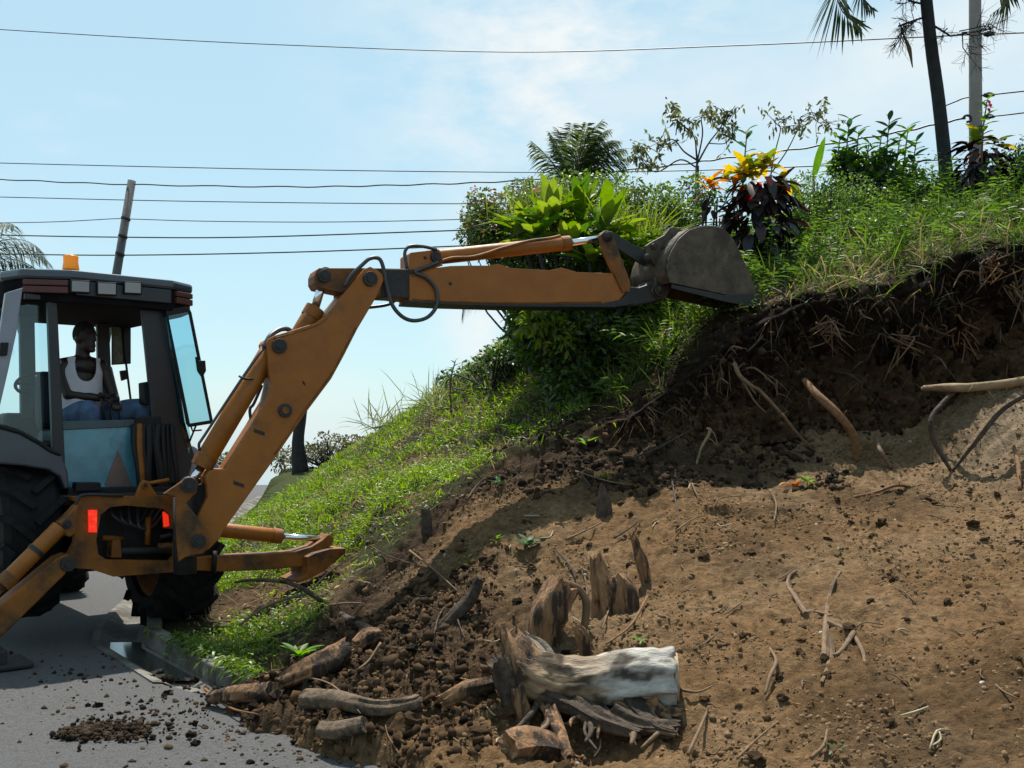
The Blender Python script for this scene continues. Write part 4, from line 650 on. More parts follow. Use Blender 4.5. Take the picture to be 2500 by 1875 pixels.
for (a, b, r, m) in [((250, 1313), (300, 1315), .022, M_ORANGE_D), ((362, 1262), (360, 1330), .022, M_ORANGE_D), ((268, 1345), (420, 1345), .035, M_STEEL_D), ((300, 1345), (380, 1344), .020, M_CHROME), ((385, 1335), (428, 1332), .03, M_ORANGE_D), ((390, 1310), (428, 1305), .02, M_STEEL_D)]:
    tube('valve_linkage', [PFr.pt(*a, .14), PFr.pt(*b, .14)], r, m, bh, 10)
for k in range(4): tube('hydraulic_hose', [PFr.pt(270 + 22 * k, 1232, .2), PFr.pt(280 + 20 * k, 1262 + 8 * k, .12), PFr.pt(330 + 14 * k, 1285, .16), PFr.pt(360 + 16 * k, 1240, .22)], .013, M_HOSE, bh, 8, 6)
plate('pump_block', PFr, [(275, 1318), (295, 1316), (298, 1362), (272, 1362)], .10, .12, M_ORANGE_D, bh)
plate('lever_bracket', PFr, [(332, 1213), (345, 1181), (352, 1172), (362, 1174), (374, 1194), (388, 1213)], .05, .05, M_ORANGE, bh); pin(PFr, 353, 1184, .04, .028, bh, .02, M_ORANGE_D)
tube('lever_bar', [PFr.pt(350, 1182, .10), PFr.pt(413, 1171, .05)], .014, M_ORANGE, bh, 8)
tube('guard_rod', [PFr.pt(150, 1282, -.08), PFr.pt(186, 1228, -.08), PFr.pt(205, 1208, -.05), PFr.pt(300, 1210, -.05)], .012, M_STEEL_D, bh, 8, 3)
# ---- kingpost
kp = [(430, 1213), (398, 1206), (447, 1173), (459, 1164), (474, 1166), (484, 1180), (480, 1203), (455, 1229), (482, 1262), (505, 1306), (512, 1328), (497, 1352), (455, 1360), (436, 1372), (430, 1300)]
ko = plate('kingpost', PB, kp, -.22, .05, M_ORANGE_D, bh, .008); plate('kingpost_far_plate', PB, kp, .17, .05, M_ORANGE_D, bh, .008)
tube('kingpost_pin', [PB.pt(452, 1215, 0), PB.pt(452, 1400, 0)], .085, M_STEEL_D, bh, 16); plate('kingpost_web', PB, [(462, 1195), (500, 1180), (512, 1215), (486, 1270), (462, 1240)], -.05, .12, M_BLACK, bh)
pin(PB, 462, 1184, -.235, .056, bh); pin(PB, 486, 1321, -.235, .05, bh)
# ---- boom
boom = [(889, 657), (904, 650), (922, 660), (934, 670), (938, 683), (921, 722), (873, 803), (839, 870), (809, 925), (746, 1009), (674, 1115), (590, 1233), (548, 1292), (538, 1313), (514, 1338), (490, 1353), (466, 1344), (458, 1322), (466, 1300), (484, 1262), (507, 1215), (503, 1166), (510, 1151), (524, 1146), (548, 1146), (615, 1039), (653, 975), (662, 938), (657, 912), (653, 862), (649, 836), (654, 828), (670, 819), (712, 807), (771, 788), (797, 769), (822, 739), (860, 691)]
bo = plate('boom', PB, boom, -.15, .30, M_ORANGE, bh, .008)
for a in [(904, 681, .058), (682, 845, .056), (696, 1002, .052)]: pin(PB, a[0], a[1], -.16, a[2], bo, .03, M_STEEL_D, M_ORANGE_D if a[1] > 1000 else None)
for (cx, cy, wx, wy) in [(633, 1055, 26, 9), (583, 1182, 26, 9), (742, 935, 7, 7)]: plate('wear_mark', PB, [(cx - wx / 2, cy - wy), (cx + wx / 2, cy), (cx + wx / 2, cy + wy), (cx - wx / 2, cy)], -.1535, .006, M_STEEL_D, bo, .001)
# boom cylinder
def cyl(name, pl, off, a, b, c, rb, rr, m=M_ORANGE, parent=bh, gl=True):
    A, B, C = pl.pt(*a, off), pl.pt(*b, off), pl.pt(*c, off); d = unit(B - A); o = tube(name, [A, A + d * .004, B - d * .004, B], [rb * .96, rb, rb, rb * .96], m, parent, 24)
    if gl: v, f = tube_g([B - d * .07, B + d * .015], rb * 1.07, 24); obj('cylinder_gland', v, f, M_ORANGE_D, o)
    v, f = tube_g([B, C], rr, 18); obj('piston_rod', v, f, M_CHROME, o, True); v, f = disc_g(C, pl.N3, rr * 1.9, rr * 3.2); obj('rod_eye', v, f, M_STEEL_D, o, bevel=.004); return o
bc = cyl('boom_cylinder', PB, -.02, (658, 858), (494, 1136), (462, 1183), .077, .032)
dc = cyl('dipper_cylinder', PB, -.02, (702, 868), (768, 756), (792, 674), .072, .034, M_ORANGE_D)
tube('hydraulic_pipe', [PB.pt(488, 1100, -.12), PB.pt(486, 1084, -.13), PB.pt(500, 1062, -.13), PB.pt(590, 925, -.13), PB.pt(645, 848, -.13)], .011, M_HOSE, bh, 8, 3)
tube('hydraulic_hose', [PB.pt(645, 848, -.13), PB.pt(658, 822, -.1), PB.pt(680, 806, -.04), PB.pt(700, 803, 0), PB.pt(715, 812, .02)], .019, M_HOSE, bh, 10, 5)
tube('pipe_clamp', [PB.pt(583, 918, -.14), PB.pt(600, 926, -.14), PB.pt(617, 925, -.11)], .009, M_STEEL_D, bh, 6)
tube('hydraulic_hose', [PB.pt(640, 940, .1), PB.pt(620, 985, .12), PB.pt(610, 1000, .12), PB.pt(614, 1035, .1)], .012, M_HOSE, bh, 8, 5)
# ---- dipper
dl = [(773, 659), (780, 654), (900, 654), (1006, 656), (1006, 731), (919, 723), (860, 717), (832, 714), (775, 702), (768, 690), (768, 672)]
di = plate('dipper', PB, dl, -.11, .22, M_ORANGE_D, bh, .008); pin(PB, 792, 674, -.12, .05, di)
plate('dipper_slide', PB, [(938, 658), (1012, 658), (1012, 728), (930, 724)], -.122, .244, M_STEEL_D, di, .004)
do = [(1000, 672), (1046, 656), (1100, 649), (1143, 648), (1198, 648), (1215, 643), (1249, 654), (1342, 659), (1372, 653), (1410, 664), (1500, 667), (1511, 676), (1528, 715), (1512, 733), (1470, 742), (1257, 744), (1087, 740), (1000, 735)]
dt = plate('dipper_arm', PB, do, -.135, .27, M_ORANGE, bh, .008)
plate('dipper_wear_strip', PB, [(1000, 733), (1087, 738), (1257, 742), (1470, 740), (1512, 733), (1530, 718), (1548, 742), (1500, 750), (1257, 749), (1087, 744), (1000, 739)], -.14, .28, M_STEEL_D, dt, .004)
plate('cylinder_bracket', PB, [(1000, 620), (1004, 616), (1071, 608), (1082, 620), (1080, 645), (1046, 657), (1000, 674)], -.12, .24, M_ORANGE, dt); pin(PB, 1064, 627, -.13, .045, dt); pin(PB, 1038, 629, -.122, .013, dt, .012); pin(PB, 1100, 692, -.138, .013, dt, .012)
cu = cyl('bucket_cylinder', PB, -.02, (1066, 628), (1386, 594), (1478, 580), .062, .030)
tube('hydraulic_hose', [PB.pt(*a, -.15) for a in [(841, 699), (858, 672), (885, 646), (900, 633), (915, 629), (928, 634), (936, 655), (944, 697), (957, 743), (982, 773), (1012, 783), (1046, 773), (1067, 743), (1064, 705), (1041, 678), (1014, 665), (1040, 652), (1071, 640)]], .016, M_HOSE, bh, 10, 5)
tube('hydraulic_pipe', [PB.pt(*a, -.12) for a in [(1071, 640), (1105, 630), (1151, 628), (1190, 618), (1223, 607), (1291, 589), (1342, 582), (1368, 576)]], .014, M_ORANGE_D, bh, 8, 4)
tube('hydraulic_hose', [PB.pt(*a, .14) for a in [(818, 712), (822, 739), (850, 748), (880, 751), (906, 750), (949, 743), (972, 727)]], .014, M_HOSE, bh, 8, 5)
tube('hydraulic_hose', [PB.pt(*a, -.13) for a in [(994, 656), (988, 620), (996, 604), (1012, 600), (1040, 603), (1066, 610)]], .014, M_HOSE, bh, 8, 5)
plate('dipper_tip', PB, [(1505, 668), (1527, 698), (1560, 702), (1589, 692), (1602, 680), (1622, 682), (1635, 700), (1630, 722), (1612, 734), (1540, 748), (1495, 745), (1512, 733)], -.115, .23, M_STEEL_D, bh, .012)
for nm, pts, off in [('weld_bead', [(1004, 674), (1046, 658), (1080, 647)], -.136), ('weld_bead', [(1008, 730), (1087, 735), (1257, 739), (1468, 737)], -.137)]: tube(nm, [PB.pt(*a, off) for a in pts], .006, M_ORANGE_D, dt, 6, 4, .3)
tube('weld_bead', [PB.pt(*a, -.151) for a in [(668, 826), (712, 814), (771, 795), (800, 774)]], .006, M_ORANGE_D, bo, 6, 4, .3); tube('weld_bead', [PB.pt(*a, -.151) for a in [(868, 800), (834, 866), (804, 920), (742, 1003), (669, 1110)]], .006, M_ORANGE_D, bo, 6, 4, .3)
# linkage and bucket
for off in (-.155, .115):
    plate('tipping_link', PB, [(1464, 575), (1478, 562), (1495, 566), (1503, 590), (1540, 690), (1538, 712), (1522, 714), (1510, 690), (1472, 610)], off, .04, M_ORANGE_D, bh)
    plate('bucket_link', PB, [(1478, 564), (1496, 565), (1545, 596), (1584, 612), (1592, 632), (1580, 650), (1560, 640), (1500, 602), (1476, 588)], off + .045, .035, M_STEEL_D, bh)
tube('link_cross_pin', [PB.pt(1484, 577, -.19), PB.pt(1484, 577, .19)], .045, M_STEEL_D, bh, 18); tube('link_cross_pin', [PB.pt(1580, 630, -.19), PB.pt(1580, 630, .19)], .04, M_STEEL_D, bh, 16)
prof = [(1636, 690), (1627, 655), (1631, 633), (1640, 612), (1657, 584), (1682, 562), (1702, 555), (1721, 552), (1742, 552), (1759, 556), (1774, 564), (1786, 576), (1801, 602), (1823, 650), (1841, 694), (1858, 738)]
bk = None
fr0 = PB.pts(prof, -.30)
th3 = PB.N3 * .025
v, f = plate_g(fr0, fr0 + th3); bk = obj('bucket', v, f, M_BUCKET, bh, bevel=.004)
v, f = plate_g(fr0 + PB.N3 * .575, fr0 + PB.N3 * .60); obj('bucket_side', v, f, M_BUCKET, bk)
V = np.vstack([fr0 + th3, fr0 + PB.N3 * .575]); n = len(fr0); so_ = obj('bucket_shell', V, [[i, i + 1, n + i + 1, n + i] for i in range(n - 1)], M_BUCKET, bk, True); sm_ = so_.modifiers.new('solid', 'SOLIDIFY'); sm_.thickness = .022; sm_.offset = 0
for k in range(4):
    off = -.27 + .165 * k; plate('bucket_tooth', PB, [(1838, 700), (1850, 700), (1866, 744), (1862, 754), (1845, 742)], off, .06, M_STEEL_D, bk)
plate('cutting_edge', PB, [(1836, 716), (1852, 722), (1857, 752), (1836, 749), (1770, 737), (1640, 704), (1640, 694), (1768, 720)], -.312, .012, M_STEEL_D, bk)
for off in (-.13, .09):
    plate('bucket_ear', PB, [(1636, 622), (1627, 655), (1640, 700), (1628, 726), (1606, 732), (1590, 712), (1600, 688), (1606, 655), (1578, 622), (1577, 600), (1592, 590), (1622, 574), (1636, 556), (1646, 553), (1662, 560), (1684, 563), (1658, 586)], off, .04, M_BUCKET, bk)
pin(PB, 1610, 708, -.14, .062, bk, .04, M_STEEL_D, M_ORANGE_D); pin(PB, 1597, 602, -.14, .03, bk, .02); pin(PB, 1620, 606, -.14, .018, bk, .02); tube('bucket_pivot', [PB.pt(1610, 708, -.17), PB.pt(1610, 708, .17)], .04, M_STEEL_D, bk, 16)
# ---- stabilisers
sl = plate('stabiliser_arm', PFr, [(166, 1352), (178, 1372), (158, 1404), (0, 1560), (-70, 1612), (-100, 1560), (0, 1478), (140, 1362)], -.22, .16, M_ORANGE_D, bh, .01); sl['label'] = 'left stabiliser arm reaching down to the road'
c_ = cyl('stabiliser_cylinder', PFr, -.16, (146, 1287), (10, 1424), (-75, 1512), .056, .034, M_ORANGE, bh)
v, f = tube_g([PFr.pt(92, 1341, -.16), PFr.pt(84, 1349, -.16)], .062, 20); obj('cylinder_band', v, f, M_STEEL_D, c_)
plate('stabiliser_lug', PFr, [(190, 1232), (186, 1300), (170, 1312), (148, 1296), (146, 1276), (162, 1262)], -.17, .12, M_ORANGE_D, bh); pin(PFr, 164, 1280, -.18, .03, bh, .02); pin(PFr, 166, 1378, -.23, .05, bh, .03)
pad = mp3(.99, -1.72, 0); v = MB(); pc = PFr.pt(-10, 1612, -.14); pc[2] = .03
v.add(*box_g(pc, T3 * .20, R3 * .17, Z3 * .018)); v.add(*box_g(pc + Z3 * .06, T3 * .05, R3 * .1, Z3 * .05)); v.build('stabiliser_foot', M_STEEL_D, bh, bevel=.01)
ar = [(452, 1362), (534, 1357), (653, 1352), (720, 1346), (762, 1334), (788, 1318), (803, 1304), (816, 1312), (812, 1332), (795, 1340), (762, 1362), (746, 1383), (640, 1392), (534, 1396), (452, 1392)]
sr = plate('stabiliser_arm', PFr, ar, .02, .15, M_ORANGE_D, bh, .01); sr['label'] = 'right stabiliser arm held level over the grass bank'
cyl('stabiliser_cylinder', PFr, .10, (505, 1290), (681, 1309), (797, 1317), .060, .026, M_ORANGE, bh)
plate('stabiliser_lug', PFr, [(440, 1270), (500, 1268), (518, 1290), (505, 1312), (440, 1312)], .06, .1, M_ORANGE_D, bh)
plate('stabiliser_foot', PFr, [(750, 1360), (770, 1350), (806, 1340), (846, 1338), (843, 1352), (795, 1392), (756, 1414), (727, 1424), (722, 1418), (748, 1404), (752, 1385)], -.06, .30, M_ORANGE_D, bh, .008)
tube('stabiliser_chain', [PFr.pt(524, 1345, -.02), PFr.pt(523, 1370, -.03), PFr.pt(521, 1400, -.02)], .022, M_BLACK, bh, 6)
# ---- cab
def rpoly(name, outline, z0, z1, m, parent=bh, bevel=.03):
    bt = np.array([mp3(r, t, z0) for r, t in outline]); tp = np.array([mp3(r, t, z1) for r, t in outline]); v, f = plate_g(bt, tp); return obj(name, v, f, m, parent, bevel=bevel)
ro = [(.42, -.30), (.42, .48), (.28, .70), (.0, .74), (-1.15, .70), (-1.25, .5), (-1.25, -.5), (-1.15, -.70), (0, -.70), (.24, -.62)]
cf = rpoly('cab_roof', ro, 2.77, 2.85, M_CABPAINT, bh, .025)
rpoly('roof_lining', [(a * .985 if a > 0 else a, b * .97) for a, b in ro], 2.60, 2.768, M_LINING, bh, .01)
def fascia(name, p, q, z0, z1, m, out=.016, parent=cf):
    p, q = np.array(p), np.array(q); d = unit(q - p); nrm = np.array([d[1], -d[0]]); nrm = nrm if nrm @ (p + q) > 0 or True else -nrm
    c = [(p, z0), (q, z0), (q, z1), (p, z1)]; cen = np.array([-.4, 0]); nrm = nrm * np.sign(nrm @ ((p + q) / 2 - cen))
    a = np.array([mp3(*(u - nrm * .03), z) for u, z in c]); b = np.array([mp3(*(u + nrm * out), z) for u, z in c]); v, f = plate_g(a, b); return obj(name, v, f, m, parent, bevel=.006)
fascia('rear_light_panel', (.42, -.27), (.42, .46), 2.655, 2.765, M_CABDARK)
fascia('corner_panel', (.418, -.32), (.26, -.60), 2.665, 2.715, M_ROOFRED); fascia('corner_panel', (.418, -.32), (.26, -.60), 2.722, 2.765, M_ROOFRED)
fascia('corner_panel', (.40, .51), (.30, .68), 2.665, 2.715, M_ROOFRED); fascia('corner_panel', (.40, .51), (.30, .68), 2.722, 2.765, M_ROOFRED)
PL = VPlane(mp3(.445, 0, 0), TT)
for a, b, c, d in [(176, 686, 218, 713), (240, 691, 283, 719), (306, 689, 344, 716)]:
    hb = plate('work_lamp', PL, [(a - 3, b - 3), (c + 3, b - 1), (c + 3, d + 3), (a - 3, d + 1)], -.02, .05, M_BLACK, cf, .004); plate('lamp_lens', PL, [(a, b), (c, b + 2), (c, d), (a, d - 2)], -.027, .008, M_LENS, hb, .002)
bx_ = mp3(.22, -.18, 2.85); k0 = (173 - 1250) / FPX; bt_ = VPlane(mp3(.2, 0, 0), TT).pt(173, 660); bt_[2] = 2.85
def lathe(name, c, prof_, m, parent, n=24):
    V, F = [], []; k = len(prof_)
    for i in range(n):
        a = 2 * math.pi * i / n; V += [c + np.array([math.cos(a) * r, math.sin(a) * r, z]) for r, z in prof_]
    for i in range(n):
        for j in range(k - 1): F.append((i * k + j, ((i + 1) % n) * k + j, ((i + 1) % n) * k + j + 1, i * k + j + 1))
    return obj(name, V, F, m, parent, True)
be = lathe('beacon', bt_, [(0, 0), (.068, 0), (.068, .022), (.062, .026), (0, .026)], M_BLACK, cf); lathe('beacon_lens', bt_, [(0, .027), (.06, .027), (.062, .04), (.055, .085), (.055, .12), (.058, .135), (.045, .142), (0, .144)], M_AMBER, be)
# pillars
plate('rear_pillar', PCb, [(116, 724), (139, 722), (162, 1195), (133, 1195)], -.02, .06, M_CABDARK, bh)
plate('rear_pillar', PCb, [(346, 752), (406, 756), (432, 900), (452, 1030), (474, 1110), (458, 1178), (402, 1182), (386, 1060), (370, 1019), (366, 950)], -.02, .05, M_CABDARK, bh)
PFt = VPlane(mp3(-.95, 0, 0), TT); PMi = VPlane(mp3(-1.12, 0, 0), TT)
plate('front_pillar', PFt, [(236, 765), (266, 765), (276, 1010), (243, 1010)], 0, .05, M_CABDARK, bh)
plate('front_pillar', PFt, [(48, 740), (84, 735), (90, 1030), (52, 1040)], -.2, .06, mat('olive_cab_post', (.05, .06, .045), .5), bh)
plate('door_pillar', PCb, [(14, 715), (56, 702), (40, 815), (18, 915), (-2, 1000), (-30, 1000), (-10, 880)], -.06, .05, M_PALE, bh)
plate('door_latch', PCb, [(2, 836), (22, 836), (18, 868), (-2, 868)], -.09, .03, M_BLACK, bh)
plate('window_header', PCb, [(60, 716), (410, 742), (405, 762), (300, 752), (140, 735), (60, 730)], .0, .03, M_CABDARK, bh)
plate('front_header', PFt, [(-10, 745), (420, 765), (400, 782), (230, 784), (40, 770), (-10, 770)], -.02, .05, M_CABDARK, bh)
M_GL = glass('tinted_cab_glass', (.62, .84, .90)); M_GL2 = glass('clear_cab_glass', (.82, .93, .96), .9)
mi = plate('rear_view_mirror', PMi, [(274, 784), (320, 782), (320, 888), (274, 891)], 0, .03, M_STEEL_D, bh); plate('mirror_glass', PMi, [(277, 788), (300, 786), (301, 886), (277, 888)], -.006, .004, mat('painted_mirror_view', (.16, .20, .12), .35, var=.6, vscale=12, color2=(.12, .09, .06), thr=(.45, .55)), mi)  # greenish-brown reflection painted into the mirror glass colour
tube('mirror_arm', [PMi.pt(298, 780, -.02), PMi.pt(308, 890, -.02), PMi.pt(322, 1000, -.02)], .011, M_BLACK, bh, 8); plate('mirror_clamp', PMi, [(294, 905), (310, 903), (312, 925), (298, 930)], -.05, .04, M_BLACK, bh)
hw = plate('open_rear_window', PCb, [(405, 757), (452, 748), (462, 751), (468, 763), (520, 1026), (519, 1034), (462, 1043), (456, 1034)], -.10, .022, M_BLACK, bh, .003, [[(411, 771), (461, 761), (514, 1026), (464, 1034)][::-1]])
plate('window_pane', PCb, [(411, 771), (461, 761), (514, 1026), (464, 1034)], -.092, .006, M_GL, hw, 0); plate('window_latch', PCb, [(481, 870), (486, 880), (502, 880), (504, 905), (496, 920), (486, 905)], -.13, .05, M_BLACK, hw)
tube('window_stay', [PCb.pt(466, 1040, -.1), PCb.pt(470, 1052, -.1), PCb.pt(492, 1050, -.1)], .008, M_BLACK, hw, 6); tube('window_stay', [PCb.pt(478, 1040, -.1), PCb.pt(462, 1080, -.05)], .008, M_BLACK, hw, 6)
plate('right_side_glass', PCb, [(404, 764), (413, 790), (466, 1070), (462, 1110), (440, 1040)], -.03, .006, M_GL, bh, 0)
plate('rear_panel', PCb, [(152, 1034), (330, 1032), (338, 1192), (160, 1192)], .0, .03, M_TEAL, bh); plate('panel_rail', PCb, [(150, 1028), (332, 1024), (332, 1042), (151, 1050)], -.012, .03, mat('rail_paint', (.05, .09, .11), .3), bh)
plate('warning_triangle', PCb, [(288, 1100), (322, 1182), (318, 1187), (259, 1187), (256, 1181)], -.006, .005, mat('faded_triangle', (.20, .135, .12), .6), bh, 0)
plate('rear_step', PCb, [(168, 1192), (430, 1188), (432, 1212), (165, 1212)], -.12, .25, M_BLACK, bh); plate('step_box', PCb, [(186, 1178), (246, 1178), (248, 1198), (184, 1200)], -.16, .1, M_BLACK, bh)
plate('hose_gap_blocker', PCb, [(326, 1036), (440, 1036), (462, 1120), (440, 1192), (334, 1192)], .04, .02, M_BLACK, bh); plate('rear_sill', PCb, [(330, 1018), (392, 1016), (396, 1044), (330, 1044)], -.03, .08, M_BLACK, bh)  # dark sheet added behind the hoses to block the sky between them
for k in range(9):
    x0, x1 = 328 + 11.5 * k, 332 + 12 * k + random.uniform(-6, 6); tube('hydraulic_hose', [PCb.pt(x0, 1036, -.04), PCb.pt(x0 + random.uniform(-3, 3), 1090, -.08), PCb.pt(x1, 1150, -.10), PCb.pt(x1 + 3, 1200, -.08)], random.choice([.012, .02, .028]), M_ORANGE_D if k in (1,) else M_BLACK, bh, 10, 5)
fd = [(-70, 1022), (0, 1043), (50, 1057), (95, 1082), (125, 1102), (152, 1112), (166, 1150), (170, 1192), (160, 1196), (148, 1166), (120, 1148), (60, 1138), (0, 1133), (-70, 1132)]
PFe = VPlane(mp3(.5, 0, 0), TT); plate('fender', PFe, fd, -.02, .95, M_CABPAINT, bh, .02); plate('fender_lip', PFe, [(-70, 1012), (0, 1036), (55, 1052), (100, 1077), (130, 1098), (150, 1108), (152, 1113), (125, 1104), (95, 1083), (50, 1058), (0, 1044), (-70, 1023)], -.04, .06, M_BLACK, bh)
plate('side_glass', VPlane(mp3(.2, 0, 0), TT), [(-40, 760), (118, 735), (134, 1090), (96, 1076), (50, 1050), (-40, 1020)], .02, .006, M_GL2, bh, 0)
PRf = VPlane(mp3(.30, .78, 0), TT); plate('fender', PRf, [(464, 1084), (478, 1090), (520, 1118), (541, 1140), (538, 1156), (500, 1168), (438, 1168), (446, 1130)], 0, .7, M_PALE, bh, .03)
# interior
st = rbox('seat', (-.45, .05), (-.33, .13), (1.50, 1.64), M_SEAT, bevel=.05); rbox('seat_back', (-.52, -.40), (-.33, .13), (1.64, 2.12), M_SEAT, st, .05); rbox('seat_base', (-.4, 0), (-.22, .02), (1.14, 1.5), M_STEEL_D, st)
PSt = VPlane(mp3(-.62, 0, 0), TT); sw = PSt.pt(92, 938); V, F = [], []
for i in range(28):
    a = 2 * math.pi * i / 28; c = sw + (T3 * math.cos(a) + (Z3 * .5 + R3 * .8) * math.sin(a)) * .17
    for j in range(8): b = 2 * math.pi * j / 8; V.append(c + (T3 * math.cos(a) + (Z3 * .5 + R3 * .8) * math.sin(a)) * .014 * math.cos(b) + unit(np.array([*(-RR * .5), .8])) * .014 * math.sin(b))
F = [(i * 8 + j, ((i + 1) % 28) * 8 + j, ((i + 1) % 28) * 8 + (j + 1) % 8, i * 8 + (j + 1) % 8) for i in range(28) for j in range(8)]
swo = obj('steering_wheel', V, F, M_BLACK, bh, True); tube('steering_column', [sw, sw - R3 * .25 - Z3 * .5], .035, M_BLACK, swo, 10); tube('steering_spoke', [sw - T3 * .16, sw + T3 * .16], .012, M_BLACK, swo, 8)
rbox('control_console', (.12, .30), (.16, .42), (1.5, 1.72), M_BLACK, bevel=.02); plate('console_box', PCb, [(350, 934), (372, 930), (374, 990), (352, 986)], .06, .12, M_BLACK, bh)
for px, py, r in [(262, 968, .12), (285, 975, .14), (246, 965, .1)]:
    PLv = VPlane(mp3(r, 0, 0), TT); a = PLv.pt(px, py); tube('control_lever', [a, a - Z3 * .2 + T3 * .03], .009, M_STEEL_D, bh, 8); lathe('lever_knob', a, [(0, -.02), (.018, -.018), (.024, 0), (.016, .02), (0, .024)], M_BLACK, bh, 12)
rbox('dashboard', (-1.05, -.75), (-.5, .40), (1.3, 1.78), M_BLACK, bevel=.04)
# ================================================================== driver
def dj(px, py, r): return VPlane(mp3(r, 0, 0), TT).pt(px, py)
ps = thing('person', 'person in white tank top and blue jeans seated in the cab', 'person', mp3(-.12, -.08, 1.66))
fw = unit(np.array([.93, -.37, 0])); sd3 = unit(np.cross(fw, Z3)); 
head = dj(207, 826, -.10); neck = head + np.array([-.02, 0, -.155]); chest = neck + np.array([-.02, .0, -.17]); belly = chest + np.array([.0, .0, -.2]); pel = belly + np.array([-.0, 0, -.13])
pel = pel * 1.0; shl, shr = neck + sd3 * .0 + np.array([0, 0, -.085]) + np.array([*(-TT * .17), 0]), neck + np.array([0, 0, -.085]) + np.array([*(TT * .17), 0])
hd_l = dj(246, 972, .06); hd_r = dj(282, 980, .08); el_l = dj(160, 935, .10); el_l = (shl + hd_l) / 2 + np.array([-.07, -.06, -.10]); el_r = (shr + hd_r) / 2 + np.array([.02, .04, -.11])
kn_l = dj(216, 1000, .10); kn_r = dj(342, 995, .06); hp_l = pel + np.array([*(-TT * .1), -.0]); hp_r = pel + np.array([*(TT * .1), .0]); an_l = kn_l + np.array([-.02, .06, -.40]); an_r = kn_r + np.array([-.02, .05, -.40])
def ell(c, a, b, cc, n=14):
    V, F = [], []
    for i in range(n + 1):
        ph = math.pi * i / n
        for j in range(n * 2): th = math.pi * j / n; V.append(c + a * math.sin(ph) * math.cos(th) + b * math.sin(ph) * math.sin(th) + cc * math.cos(ph))
    m_ = 2 * n; F = [(i * m_ + j, i * m_ + (j + 1) % m_, (i + 1) * m_ + (j + 1) % m_, (i + 1) * m_ + j) for i in range(n) for j in range(m_)]; return V, F
B_ = MB()
B_.add(*ell(head + Z3 * .025, fw * .098, sd3 * .074, Z3 * .108)); B_.add(*ell(head + fw * .035 - Z3 * .055, fw * .062, sd3 * .055, Z3 * .065))   # skull, jaw
B_.add(*ell(head + fw * .098 - Z3 * .012, fw * .022, sd3 * .017, Z3 * .026)); B_.add(*ell(head + fw * .088 - Z3 * .062, fw * .018, sd3 * .028, Z3 * .014)); B_.add(*ell(head + fw * .075 - Z3 * .098, fw * .03, sd3 * .03, Z3 * .022))
B_.add(*ell(head + fw * .082 + Z3 * .03, fw * .018, sd3 * .055, Z3 * .012))
for s in (-1, 1): B_.add(*ell(head - fw * .005 + sd3 * .075 * s - Z3 * .005, fw * .022, sd3 * .012, Z3 * .033))
B_.add(*tube_g([head - Z3 * .04 - fw * .015, neck - Z3 * .02, neck - Z3 * .07], [.055, .056, .075], 14, True, 3))
tors = [neck - Z3 * .05, chest + Z3 * .06, chest, belly, pel, pel - Z3 * .06]; torr = [.075, .135, .15, .135, .145, .12]
B_.add(*tube_g(tors, torr, 18, True, 4)); B_.add(*tube_g([shl, (shl + shr) / 2 + Z3 * .02, shr], [.07, .085, .07], 14, True, 4))
for sh, el_, ha in ((shl, el_l, hd_l), (shr, el_r, hd_r)):
    B_.add(*tube_g([sh, sh * .6 + el_ * .4, el_], [.066, .056, .044], 14, True, 4)); d = unit(ha - el_); B_.add(*tube_g([el_, el_ * .65 + ha * .35, ha], [.045, .043, .029], 14, True, 4)); B_.add(*ell(el_, fw * .045, sd3 * .045, Z3 * .045))
    u = unit(np.cross(d, Z3)); nrm = unit(np.cross(u, d)); B_.add(*ell(ha + d * .045, d * .055, u * .042, nrm * .018))
    for k, ln in enumerate((.062, .072, .068, .052)):
        b0 = ha + d * .08 + u * (-.030 + .020 * k); B_.add(*tube_g([b0, b0 + d * ln * .5 - nrm * .008, b0 + d * ln * .75 - nrm * .032, b0 + d * ln * .6 - nrm * .055], [.0105, .010, .009, .008], 8, True, 3))
    b0 = ha + d * .03 + u * .036; B_.add(*tube_g([b0, b0 + d * .025 + u * .022 - nrm * .012, b0 + d * .055 + u * .012 - nrm * .035], [.013, .0115, .010], 8, True, 3))
legs = []
for hp, kn, an in ((hp_l, kn_l, an_l), (hp_r, kn_r, an_r)): B_.add(*tube_g([hp, kn, an], [.085, .062, .045], 12)); legs.append((hp, kn, an))
body = B_.build('body', M_SKIN, ps, True)
rm = body.modifiers.new('remesh', 'REMESH'); rm.mode = 'VOXEL'; rm.voxel_size = .009; rm.use_smooth_shade = True; smm = body.modifiers.new('smooth', 'SMOOTH'); smm.factor = .5; smm.iterations = 3
V_ = MB(); VV, FF = [], []; nu, nv = 160, 110; z0v, z1v = (pel - Z3 * .06)[2], chest[2] + .165
for a in range(nv + 1):
    zz = z0v + (z1v - z0v) * a / nv; k = float(sstep(chest[2] + .02, z1v, zz)); cxy = np.array([np.interp(zz, [pel[2], belly[2], chest[2], neck[2]], [c_[i_] for c_ in (pel, belly, chest, neck)]) for i_ in (0, 1)])
    for b_ in range(nu): u = 2 * math.pi * b_ / nu; VV.append(np.array([*cxy, zz]) + R3 * math.cos(u) * (.166 - .05 * k) * (1 + .015 * math.sin(9 * u + zz * 30)) + T3 * math.sin(u) * (.172 - .03 * k))
